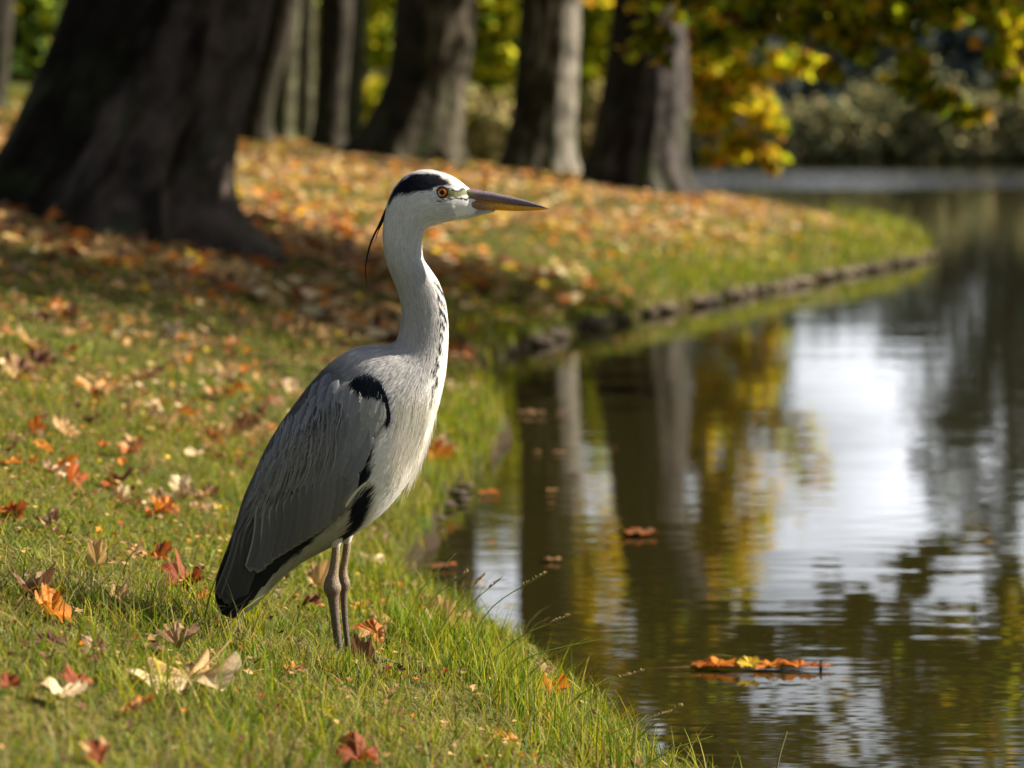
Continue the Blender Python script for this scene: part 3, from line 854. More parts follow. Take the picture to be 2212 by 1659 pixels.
for i, (b_, tp2, hd, lab) in enumerate([((975, 1400), (985, 1195), False, 'upright plain green stem, leftmost of the tall stems'),
        ((1000, 1395), (1012, 1235), True, 'tall stem with a brown seed head beside the upright plain one'),
        ((1040, 1400), (1048, 1240), True, 'seed-headed stem in the middle of the bank tuft'),
        ((1060, 1400), (1082, 1250), True, 'thin seed-headed stem leaning slightly right against the bright reflection'),
        ((1120, 1440), (1180, 1238), True, 'long green stem arching right across the pale reflected trunk gap'),
        ((1150, 1450), (1230, 1330), True, 'stem leaning right over the dark reflected trunk'),
        ((1200, 1490), (1350, 1370), False, 'bright green blade leaning far right over the water'),
        ((1215, 1490), (1265, 1380), False, 'short bright blade standing below the far-leaning one'),
        ((1310, 1560), (1390, 1450), True, 'brown feathery seed head leaning toward the floating leaf raft'),
        ((1370, 1610), (1450, 1540), True, 'small brown seed head at the lower water edge'),
        ((1480, 1655), (1540, 1590), False, 'lowest green blade leaning over dark water'),
        ((1440, 1640), (1475, 1525), True, 'pale seed stem low beside the dark water')]):
    b_ = (b_[0] - 130, b_[1] + 14)
    grass_stem(b_, tp2, lab, hd, bend=random.uniform(-.2, .5))
# far one rising from the water at bottom right
Pst = [at(1668, 1700, 4.95), at(1680, 1650, 4.97), at(1700, 1580, 5.0)]
Pst[0][2] = -.02
v, q = tube(smooth_path(Pst, 10), np.linspace(.0022, .0012, 10), 6)
tag(mobj('reed_stem', make_mesh('reed_stem', v, q, M_GRASS, np.repeat([[.20, .19, .07]], len(v), 0))), 'single reed stem poking out of the water at the bottom edge', 'reed')

# ------------------------------------------------------------------ fallen leaves
def leaf_arrays(seed, curl=.35, ruffle=.12):
    r = np.random.default_rng(seed)
    key = [(-90, .12), (-70, .42), (-52, .55), (-38, .66), (-20, .66), (-8, .86), (4, .72), (14, .58), (24, .66), (36, .80), (46, .98), (56, .82), (66, .62), (74, .72), (82, .84), (90, 1.02)]
    key = key + [(180 - a, q) for a, q in key[-2::-1]]
    ang = np.radians(np.linspace(-90, 270, 96, endpoint=False))
    ka = np.radians([k[0] for k in key]); kr = np.array([k[1] for k in key]) * (1 + (r.random(len(key)) - .5) * .22)
    kr[-1] = kr[0]
    bl_ = r.random() ** 1.3 * .75
    kr = kr * (1 - bl_) + .72 * bl_
    rad = np.interp(ang, ka, kr) * (1 + .05 * np.sin(ang * 19 + r.random() * 6))
    rings = [.0, .18, .36, .54, .7, .84, .94, 1.0]
    V = [(0, 0, 0)]
    R_ = [0.0]; A_ = [0.0]
    for q in rings[1:]:
        for a, rr_ in zip(ang, rad):
            V.append((math.cos(a) * rr_ * q, math.sin(a) * rr_ * q, 0)); R_.append(q); A_.append(a)
    V = np.array(V) * .5
    V[:, 0] *= 1 - .45 * r.random() * bl_
    n = len(ang)
    T = [[0, 1 + i, 1 + (i + 1) % n] for i in range(n)]
    Qd = []
    for k in range(len(rings) - 2):
        a0, b0 = 1 + k * n, 1 + (k + 1) * n
        Qd += [[a0 + i, b0 + i, b0 + (i + 1) % n, a0 + (i + 1) % n] for i in range(n)]
    x, y = V[:, 0], V[:, 1]
    R_ = np.array(R_); A_ = np.array(A_)
    c1, c2, c3 = (r.random(3) - .35) * 2 * curl
    z = c1 * x * x * 1.6 + c2 * y * y * 1.3 + c3 * x * y + curl * .9 * np.abs(x) ** 1.5 * r.choice([1, -.6])
    z += 1.9 * ruffle * R_ ** 2 * (np.sin(A_ * 5 + r.random() * 6) * .5 + np.sin(A_ * 11 + r.random() * 6) * .22) * .5
    # veins: shallow creases along the lobes
    vein = np.zeros(len(V))
    for lob in (90, 46, 134, -8, 188):
        dl = np.abs(np.angle(np.exp(1j * (A_ - math.radians(lob)))))
        vein = np.maximum(vein, np.exp(-(dl * np.maximum(R_, .05) / .035) ** 2))
    z -= vein * .012
    roll = r.uniform(-1, 1) * 1.6 * (curl > .2)
    z = z + curl * .5 * np.sin(3.1 * (x * math.cos(roll) + y * math.sin(roll)) + r.random() * 3) * R_
    V[:, 2] = z
    edge = sstep(R_, .75, 1.0)
    sh = 1.0 + .35 * vein - .22 * edge * (r.random() > .4) + (fbm(x + seed, y, .13, seed) - .5) * .7
    # stem
    sx = np.array([(0, 0, z[0]), (.01, -.12, z[0] - .01), (.04, -.28, -.03 + .1 * r.random()), (.09, -.46, .02)])
    tv, tq = tube(sx, [.012, .009, .007, .009], 5)
    o = len(V)
    V = np.vstack([V, tv]); sh = np.concatenate([sh, np.full(len(tv), .55)])
    return V, [np.array(T), np.vstack([np.array(Qd), tq + o])], sh, vein, edge

LC = {'tan': (.58, .37, .16), 'cream': (.78, .62, .40), 'orange': (.66, .22, .02), 'red': (.25, .055, .012), 'rust': (.45, .12, .02), 'brown': (.20, .095, .05), 'yellow': (.72, .50, .03), 'pink': (.38, .25, .15), 'dark': (.085, .028, .016)}
def leaf_mesh(seed, colname, curl=.35, ruffle=.12, second=None):
    V, T, sh, vein, edge = leaf_arrays(seed, curl, ruffle)
    c = np.array(LC[colname])
    C = c[None] * sh[:, None]
    if second:
        m = sstep(fbm(V[:, 0] * 1.0 + seed * .7, V[:, 1], .35, seed + 5, 3), .45, .62)[:, None]
        C = C * (1 - m) + np.array(LC[second])[None] * sh[:, None] * m
    return make_mesh('fallen_leaf', V, T, M_LEAF, C)

def place_leaf(zx, zy, wz, colname, label, seed, tilt=None, second=None, curl=.4, lift=.022, name='fallen_leaf', group=None, yaw=None, toward=None):
    g = ground_hit(zx, zy + wz * .12)
    size = wz * g[1] / F / ZS
    o = mobj(name, leaf_mesh(seed, colname, curl, .14, second))
    r = random.Random(seed)
    o.scale = (size, size, size)
    yaw = r.uniform(0, 6.28) if yaw is None else yaw
    tilt = r.uniform(.15, .5) if tilt is None else tilt
    o.rotation_euler = (Matrix.Rotation(tilt, 3, 'X') @ Matrix.Rotation(r.uniform(-.3, .3), 3, 'Y') @ Matrix.Rotation(yaw, 3, 'Z')).to_euler()
    o.location = (g[0], g[1], g[2] + lift + size * .16 * math.sin(tilt))
    tag(o, label, 'leaf', group)
    return o

HL = [
 (405, 1462, 335, 'cream', 'largest leaf, pale tan and curled, lying on the grass at the lower left', .62, 'tan', .34),
 (110, 1395, 100, 'dark', 'dark maroon curled leaf above the red leaf at the lower left', .5, None, .6),
 (200, 1425, 105, 'brown', 'dull brown-pink folded leaf just left of the largest tan leaf', .6, 'pink', .6),
 (165, 1492, 95, 'red', 'red-orange leaf lying on top of a cream leaf', .6, 'rust', .5),
 (135, 1515, 150, 'cream', 'cream leaf partly under the red-orange leaf', .3, None, .45),
 (290, 1548, 120, 'orange', 'orange leaf with tan edge at the lower left', .4, 'tan', .5),
 (18, 1488, 75, 'red', 'small red leaf at the left edge below the maroon leaf', .5, None, .5),
 (215, 1645, 100, 'red', 'dark red blurred leaf at the bottom left', .5, 'tan', .5),
 (775, 1650, 150, 'red', 'deep red leaf cut by the bottom edge', .6, None, .4),
 (1190, 1575, 80, 'red', 'upright red leaf near the water at the bottom', .9, 'rust', .5),
 (1095, 1603, 85, 'rust', 'orange-brown leaf left of the upright red leaf', .4, 'orange', .5),
 (705, 1545, 65, 'yellow', 'small yellow leaf in the grass near the bottom middle', .3, None, .3),
 (796, 1556, 34, 'orange', 'tiny orange leaf beside the small yellow leaf', .3, None, .3),
 (635, 1455, 75, 'orange', 'pale orange leaf right of the largest tan leaf', .35, 'pink', .4),
 (815, 1378, 110, 'rust', 'rust-coloured curled leaf right behind the heron feet', .6, 'tan', .6),
 (772, 1318, 50, 'yellow', 'yellow-orange leaf just right of the heron legs', .5, 'orange', .4),
 (435, 1302, 62, 'orange', 'bright orange leaf left of the heron tail tip', .6, 'rust', .5),
 (545, 1343, 55, 'orange', 'orange leaf right of the heron tail tip', .6, 'brown', .5),
 (375, 1298, 60, 'tan', 'tan and rust leaf left of the bright orange one by the tail', .5, 'rust', .5),
 (342, 1206, 85, 'rust', 'orange-red leaf leaning on a tan leaf left of the tail', .6, 'red', .5),
 (292, 1198, 70, 'tan', 'tan leaf standing behind the orange-red leaf', .8, None, .4),
 (75, 1300, 120, 'brown', 'crumpled brown leaf at the left', .6, 'pink', .8),
 (28, 1112, 90, 'rust', 'large orange-red leaf at the left edge', .9, 'red', .5),
 (108, 1142, 110, 'pink', 'dull pinkish leaf right of the large orange-red one', .3, 'dark', .6),
 (358, 1108, 100, 'orange', 'orange leaf with a dark red end', .4, 'red', .6),
 (390, 1055, 85, 'cream', 'curved cream leaf left of the heron body', .4, None, .5),
 (255, 1050, 90, 'brown', 'brown shrivelled leaf left of the curved cream leaf', .5, 'dark', .8),
 (480, 1105, 62, 'yellow', 'yellow leaf beside the heron back', .3, 'tan', .4),
 (72, 1002, 52, 'orange', 'round orange leaf near the left edge', .8, 'rust', .3),
 (22, 1000, 70, 'orange', 'orange leaf touching the left edge', .4, 'rust', .4),
 (145, 1022, 90, 'cream', 'pale cream leaf right of the round orange leaf', .3, 'tan', .4),
 (467, 988, 60, 'red', 'red-brown leaf close to the heron back', .6, 'brown', .4),
 (290, 985, 100, 'tan', 'arched tan leaf over a red one', .6, 'rust', .8),
 (265, 1003, 40, 'orange', 'small orange leaf under the arched tan leaf', .6, None, .4),
 (425, 985, 60, 'cream', 'cream leaf left of the red-brown one at the heron back', .6, 'tan', .5),
 (86, 906, 34, 'red', 'small red leaf at the left', .6, None, .3),
 (212, 850, 140, 'tan', 'large tan and orange leaf standing with lobes up', .9, 'orange', .6),
 (320, 818, 110, 'tan', 'long flat tan leaf left of the heron shoulder', .25, 'brown', .5),
 (530, 800, 58, 'rust', 'bright orange-red round leaf near the heron shoulder', .8, 'orange', .3),
 (488, 808, 80, 'cream', 'white-tan leaf left of the orange-red round leaf', .7, 'tan', .5),
 (485, 855, 130, 'orange', 'orange-brown leaf below the orange-red round leaf', .35, 'tan', .6),
 (605, 838, 45, 'red', 'red leaf close to the heron wing top', .6, None, .4),
 (598, 866, 60, 'brown', 'brown leaf below the red one at the wing top', .4, 'rust', .5),
 (38, 822, 120, 'tan', 'tan curled leaf at the left edge', .5, 'brown', .7),
 (375, 722, 62, 'cream', 'pale cream pair-lobed leaf at the edge of the shade', .8, None, .5),
 (500, 748, 62, 'tan', 'tan orange leaf at the edge of the shade', .5, 'orange', .5),
 (125, 667, 58, 'orange', 'orange leaf in the upper left sun', .7, 'tan', .4),
 (50, 692, 60, 'brown', 'brown curled leaf in the upper left', .5, 'dark', .6),
 (75, 745, 110, 'tan', 'wide tan leaf in the upper left', .4, 'brown', .6),
 (12, 722, 50, 'rust', 'rust leaf at the left edge in the upper left', .6, 'tan', .5),
 (395, 785, 70, 'orange', 'orange leaf above the long flat tan leaf', .5, 'brown', .4),
 (940, 985, 90, 'orange', 'orange leaf just right of the heron breast', .5, 'rust', .6),
 (445, 810, 60, 'pink', 'pinkish leaf left of the white-tan leaf', .5, None, .5),
 (600, 1290, 34, 'cream', 'tiny upright cream leaf below the heron wing', 1.2, None, .2),
 (680, 1312, 62, 'brown', 'shrivelled brown leaf left of the heron legs', .5, 'red', .8),
 (915, 1460, 40, 'dark', 'small dark leaf near the bank right of the feet', .5, None, .5),
 (905, 1350, 50, 'pink', 'small pale pink leaf right of the rust-coloured one', .8, None, .5),
]
for i, (zx, zy, wz, c, lab, tilt, sec, curl) in enumerate(HL):
    place_leaf(zx, zy, wz * (.92 if i else 1), c, lab, 100 + i if i else 2005, tilt * .62, sec, curl * .8, yaw=(2.4 if i == 0 else None), lift=.014 if wz > 90 else .008)

# scattered individual leaves on the nearer lawn (shared mesh variants, own objects)
variants = {c: [leaf_mesh(900 + 10 * k + j, c, random.uniform(.3, .9), .16) for j in range(3)] for k, c in enumerate(['tan', 'orange', 'red', 'rust', 'brown', 'pink', 'cream', 'yellow', 'dark'])}
cw = {'tan': 6, 'orange': 2.0, 'red': .6, 'rust': 2.2, 'brown': 3.6, 'pink': 3, 'cream': 1.5, 'yellow': .7, 'dark': 1.6}
names_ = list(cw)
n_s = 0
zone_lab = {0: 'on the grass around and below the heron', 1: 'on the sunny lawn left of the heron', 2: 'in the shade of the branches below the huge trunk'}
cand = []
while n_s < 240:
    Y = math.sqrt(random.uniform(4.6 ** 2, 15 ** 2)); X = random.uniform(-1, 1) * (.18 * Y)
    d = float(sdist(np.array([X]), np.array([Y]), SHORE)[0])
    if d < .05 or (Y < 6 and random.random() < .35):
        continue
    if fbm(np.array([X]), np.array([Y]), .6, 91)[0] + random.uniform(-.2, .2) < .47:
        continue
    c = random.choices(names_, [cw[k] for k in names_])[0]
    z = float(height(np.array([X]), np.array([Y]))[0])
    o = mobj('fallen_leaf', random.choice(variants[c]))
    s = random.uniform(.045, .11)
    o.scale = (s, s, s)
    o.rotation_euler = (random.uniform(-.4, .4), random.uniform(-.4, .4), random.uniform(0, 6.28))
    o.location = (X, Y, z + .010)
    zn = 0 if Y < 7 else (1 if Y < 11.5 else 2)
    nice = {'dark': 'blackish', 'rust': 'rust-coloured', 'pink': 'dull pinkish'}.get(c, c)
    tag(o, f'small scattered {nice} fallen leaf {zone_lab[zn]}', 'leaf', f'scattered {nice} leaves {zone_lab[zn]}')
    n_s += 1

# the carpet farther off: past counting
def litter(n, ya, yb, margin, size, w, dens_fn):
    X, Y = near_frustum(n, ya, yb, margin)
    d = sdist(X, Y, SHORE)
    k = (d > .08) & (rng.random(n) < dens_fn(X, Y, d))
    X, Y = X[k], Y[k]; m = len(X)
    Z = height(X, Y) + .015 + rng.random(m) * .02
    Nn = np.stack([rng.normal(size=m) * .38, rng.normal(size=m) * .38 - .12, np.full(m, 1.0)], 1)
    return scatter(LV, LF, np.stack([X, Y, Z], 1), rot_from(Nn, rng.random(m) * 6.28), size * (.6 + .8 * rng.random(m)), pal(m, [LC[c] for c in names_], w, .3))
wts = [cw[c] for c in names_]
lit = [litter(8000, 3.4, 9, .2, .013, [5, .6, .4, 1.5, 6, 1, .2, .3, 4], lambda X, Y, d: .4 + .6 * (fbm(X, Y, .4, 66) > .5)),
       litter(24000, 8, 16, 1.5, .026, [6, 1.5, .5, 1.5, 5, 2, .8, .5, 3], lambda X, Y, d: .4 + .6 * (fbm(X, Y, .5, 67) > .5)),
       litter(9000, 13, 19, 2.5, .11, wts, lambda X, Y, d: .35 + .6 * (fbm(X, Y, 1.0, 61) > .5)),
       litter(26000, 17.5, 32, 2.5, .085, [10, 3.0, .2, 1.0, 2.4, 2.4, 2.5, 2.6, .3], lambda X, Y, d: sstep(d, .12, 1.1) * (.22 + .35 * sstep(X, -.2, 1.6) + .6 * (fbm(X, Y, 1.2, 62) > .45))),
       litter(12000, 32, 60, 2, .11, [5, 3, .6, 3, 2, 1, 1, 2, .3], lambda X, Y, d: .5 * sstep(X, -9, -4) + .04)]
V2, Q2, C2 = merge(lit)
lo = mobj('leaf_litter', make_mesh('leaf_litter', V2, Q2, M_LEAF, C2, smooth=False), kind='stuff')
tag(lo, 'carpet of orange and tan fallen leaves and leaf scraps spread over the lawn', 'leaf litter')

# ---- leaves afloat
def float_leaf(zx, zy, wz, col, label, seed, second='brown', flat=.03, tilt=0.0):
    y = CH / ((zy / ZS - HY) / F)
    x = (zx / ZS - W / 2) / F * y
    s = wz * y / F / ZS
    o = mobj('floating_leaf', leaf_mesh(seed, col, flat, .05, second))
    o.scale = (s, s, s)
    o.location = (x, y, .006 + .05 * s)
    o.rotation_euler = (tilt, 0, random.uniform(0, 6.28))
    tag(o, label, 'leaf', 'leaves floating on the lake')
for i, a in enumerate([(1150, 898, 90, 'pink', 'long brownish leaf afloat on the dark reflection, farthest of the larger floating leaves'),
                       (1215, 897, 40, 'rust', 'small floating leaf right of the long brownish one'),
                       (1208, 981, 42, 'pink', 'small pale floating leaf below the long brownish one'),
                       (1160, 980, 30, 'tan', 'faint floating leaf left of the small pale one'),
                       (1192, 1064, 40, 'tan', 'tan floating leaf midway down the dark trunk reflection'),
                       (1190, 1092, 28, 'brown', 'faint brown floating leaf just below the midway tan one'),
                       (1385, 1158, 112, 'rust', 'long dull orange leaf afloat in the broad trunk reflection'),
                       (1198, 1215, 58, 'tan', 'tan floating leaf level with the heron joints'),
                       (1050, 1070, 70, 'rust', 'brown-orange floating leaf close to the muddy bank'),
                       (1062, 1175, 26, 'rust', 'tiny rust floating leaf by the bank'),
                       (958, 1230, 80, 'rust', 'dull red floating leaf in the dark inlet'),
                       (1040, 1262, 36, 'tan', 'small tan floating leaf among the tall stems'),
                       (1328, 970, 16, 'orange', 'speck-sized orange floating leaf on the broad reflection')]):
    float_leaf(*a[:4], a[4], 400 + i)
# the raft of leaves at right: twig, orange leaves and one yellow leaf
yr = CH / ((1447 / ZS - HY) / F)
def rx(zx): return (zx / ZS - W / 2) / F * yr
v, q = tube(smooth_path([(rx(1412), yr - .01, .004), (rx(1500), yr, .006), (rx(1640), yr + .01, .007), (rx(1805), yr, .009)], 30), np.concatenate([np.linspace(.0012, .003, 15), np.linspace(.003, .0018, 15)]), 7)
stick = mobj('floating_twig', make_mesh('floating_twig', v, q, M_BARK, np.repeat([[.16, .09, .05]], len(v), 0)))
tag(stick, 'long thin twig afloat under the orange and yellow leaves', 'twig')
v, q = tube(smooth_path([(rx(1773), yr, .0), (rx(1772), yr, .012), (rx(1775), yr, .020)], 8), np.linspace(.004, .002, 8), 7)
mobj('knob', make_mesh('knob', v, q, M_BARK, np.repeat([[.05, .035, .03]], len(v), 0)), stick)
for zx, wz, col, lab, sd, sec, tl in [(1545, 135, 'orange', 'orange leaf with rust spots on the left of the floating twig', 501, 'rust', .05),
                                      (1662, 130, 'orange', 'orange leaf right beside the yellow one on the floating twig', 505, 'rust', .06),
                                      (1725, 110, 'rust', 'orange-brown leaf on the right of the floating twig', 502, 'orange', .04),
                                      (1615, 90, 'yellow', 'bright yellow leaf standing up on the floating twig', 503, None, .50),
                                      (1775, 60, 'rust', 'rust leaf at the right tip of the floating twig', 504, None, .03)]:
    s = wz * yr / F / ZS
    o = mobj('floating_leaf', leaf_mesh(sd, col, .10, .06, sec))
    o.scale = (s, s * .6, s)
    o.location = (rx(zx), yr - (.03 if col == 'yellow' else .005), .009 + .25 * s * math.sin(tl))
    o.rotation_euler = (tl, 0, random.uniform(-.25, .25))
    tag(o, lab, 'leaf', 'leaves floating on the lake')

# ---- bank stones along the far edge and clods in the near bank
def stone(x, y, z, s, sd, col, label, group, name='bank_stone'):
    bmv = []
    r = np.random.default_rng(sd)
    nu, nv_ = 12, 9
    th = np.linspace(0, 2 * np.pi, nu, endpoint=False); ph = np.linspace(0, np.pi, nv_)
    Vv = []
    for p in ph:
        for t_ in th:
            d_ = np.array([math.sin(p) * math.cos(t_), math.sin(p) * math.sin(t_), math.cos(p)])
            d_ = np.sign(d_) * np.abs(d_) ** .65
            Vv.append(d_ * s * (1 + .12 * r.normal()))
    Vv = np.array(Vv)
    i0 = np.arange(nu * nv_).reshape(nv_, nu)
    Qq = np.stack([i0[:-1].ravel(), i0[1:].ravel(), np.roll(i0, -1, 1)[1:].ravel(), np.roll(i0, -1, 1)[:-1].ravel()], 1)
    c = np.array(col) * (.7 + .6 * r.random((len(Vv), 1)))
    o = mobj(name, make_mesh(name, Vv, Qq, M_STONE, c))
    o.location = (x, y, z)
    o.rotation_euler = (0, 0, r.random() * .5 + .3)
    tag(o, label, 'stone', group)
NP = np.array(near)
i0 = 17
seglen = np.hypot(*np.diff(NP[i0:], axis=0).T)
cum = np.concatenate([[0], np.cumsum(seglen)])
pos = .1; k = 0
while pos < cum[-1]:
    L = random.uniform(.08, .20)
    x = np.interp(pos, cum, NP[i0:, 0]); y = np.interp(pos, cum, NP[i0:, 1])
    if random.random() < .30:
        tone = random.choice([(.12, .095, .07), (.07, .055, .042), (.20, .165, .13), (.05, .04, .03)])
        stone(x - .0, y - .03, .03 + random.uniform(-.01, .02), np.array([L * .55, L * .4, random.uniform(.018, .034)]), 700 + k, tone,
              'weathered pale stone in the row edging the far bank', 'stones edging the far bank')
        k += 1
    pos += L * 1.15
for i, (zx, zy, s) in enumerate([(985, 1075, .03), (1005, 1060, .022), (960, 1100, .028), (1000, 1090, .02), (955, 1020, .025), (1040, 775, .06), (945, 1130, .02), (1120, 730, .05)]):
    g = wpt(zx, zy)
    stone(g[0], g[1], .015, np.array([s * 1.2, s, s * .38]), 800 + i, (.06, .045, .035), 'muddy clod at the near waterline beside the heron', 'muddy clods at the near waterline', 'clod')

# ------------------------------------------------------------------ HERON
gh = ground_hit(738, 1438)
YH = gh[1]
HS = YH / F / ZS                # metres per traced unit at the heron
print('heron at', gh)
cam_d.dof.focus_distance = YH - .02
heron = empty('heron', tuple(gh), 'tall grey heron standing on the grassy bank facing right, white neck and black crest', 'bird')
OX, OZ = 738.0, 1438.0
def hx(zx): return (np.asarray(zx, float) - OX) * HS
def hz(zy): return (OZ - np.asarray(zy, float)) * HS

# stations: back outline point, front outline point, half width (m)
ST = [((1022, 413), (1034, 459), .007), ((1008, 403), (1016, 467), .014), ((992, 390), (990, 472), .020), ((972, 379), (966, 478), .025), ((945, 370), (942, 485), .0285), ((912, 367), (924, 491), .031),
      ((880, 378), (915, 500), .032), ((856, 401), (911, 513), .0315), ((839, 434), (910, 528), .030), ((830, 475), (911, 545), .0295), ((828, 518), (915, 562), .030), ((834, 560), (928, 582), .031),
      ((848, 600), (945, 608), .032), ((864, 640), (959, 647), .033), ((869, 680), (966, 690), .035), ((863, 718), (967, 738), .038), ((848, 744), (963, 795), .046), ((803, 746), (953, 850), .060),
      ((757, 756), (940, 900), .072), ((716, 783), (924, 950), .081), ((676, 823), (903, 1000), .087), ((640, 869), (876, 1048), .089), ((605, 918), (838, 1095), .086), ((575, 968), (798, 1130), .079),
      ((549, 1025), (752, 1160), .068), ((527, 1075), (706, 1185), .057), ((511, 1128), (655, 1212), .046), ((493, 1182), (606, 1250), .036), ((474, 1232), (566, 1292), .026), ((466, 1280), (535, 1318), .016), ((478, 1325), (505, 1336), .006)]
SA = np.array([[a[0], a[1], b_[0], b_[1], w_] for a, b_, w_ in ST])
NS, NA = 420, 128
SP = smooth_path(SA, NS)
th = np.linspace(0, 2 * np.pi, NA, endpoint=False)
def ring_pts(row, th):
    A = row[:2]; B = row[2:4]; w_ = row[4]
    C = (A + B) / 2; U = (A - B) / 2
    ct, st_ = np.cos(th), np.sin(th)
    e = .9
    cc = np.sign(ct) * np.abs(ct) ** e; ss = np.sign(st_) * np.abs(st_) ** e
    return C[0] + U[0] * cc, C[1] + U[1] * cc, w_ * ss
RX = np.empty((NS, NA)); RZ = np.empty((NS, NA)); RY = np.empty((NS, NA))
for i in range(NS):
    RX[i], RZ[i], RY[i] = ring_pts(SP[i], th)

def PD(pts): return [(float(a), float(b_)) for a, b_ in pts]
CROWN = PD([(843, 433), (850, 415), (862, 395), (872, 385), (890, 377), (914, 373), (935, 375), (957, 383), (974, 391), (981, 399), (965, 404), (944, 408), (929, 411), (914, 412), (890, 411), (875, 413), (857, 421), (846, 436)])
SHOUL = PD([(765, 815), (771, 807), (784, 802), (802, 802), (817, 808), (828, 819), (836, 834), (843, 854), (848, 880), (846, 898), (836, 908), (840, 889), (838, 872), (834, 857), (825, 845), (810, 841), (795, 842), (782, 836), (770, 827)])
SHWHITE = PD([(767, 811), (763, 825), (746, 840), (735, 841), (733, 832), (748, 819)])
BLK1 = PD([(813, 945), (812, 985), (808, 1010), (798, 1036), (772, 1060), (750, 1040), (770, 980)])
BLK2 = PD([(812, 1030), (800, 1035), (780, 1060), (764, 1082), (765, 1104), (759, 1137), (740, 1152), (736, 1170), (762, 1153), (789, 1124), (807, 1090), (814, 1060)])
WING = PD([(760, 815), (800, 800), (830, 825), (846, 880), (838, 905), (810, 935), (797, 980), (778, 1028), (762, 1062), (738, 1092), (687, 1139), (633, 1172), (588, 1203), (558, 1228), (536, 1228), (500, 1160), (512, 1128), (528, 1075),
           (549, 1025), (576, 968), (606, 918), (641, 870), (677, 825), (718, 795)])
PRIM = PD([(741, 1090), (700, 1120), (640, 1150), (560, 1180), (503, 1150), (478, 1205), (462, 1250), (464, 1310), (486, 1345), (516, 1342), (534, 1300), (560, 1262), (580, 1240), (640, 1195), (672, 1168), (712, 1130)])
DASH = PD([(916, 548), (928, 574), (938, 600), (946, 630), (952, 665), (955, 695), (954, 725), (948, 765), (942, 800)])

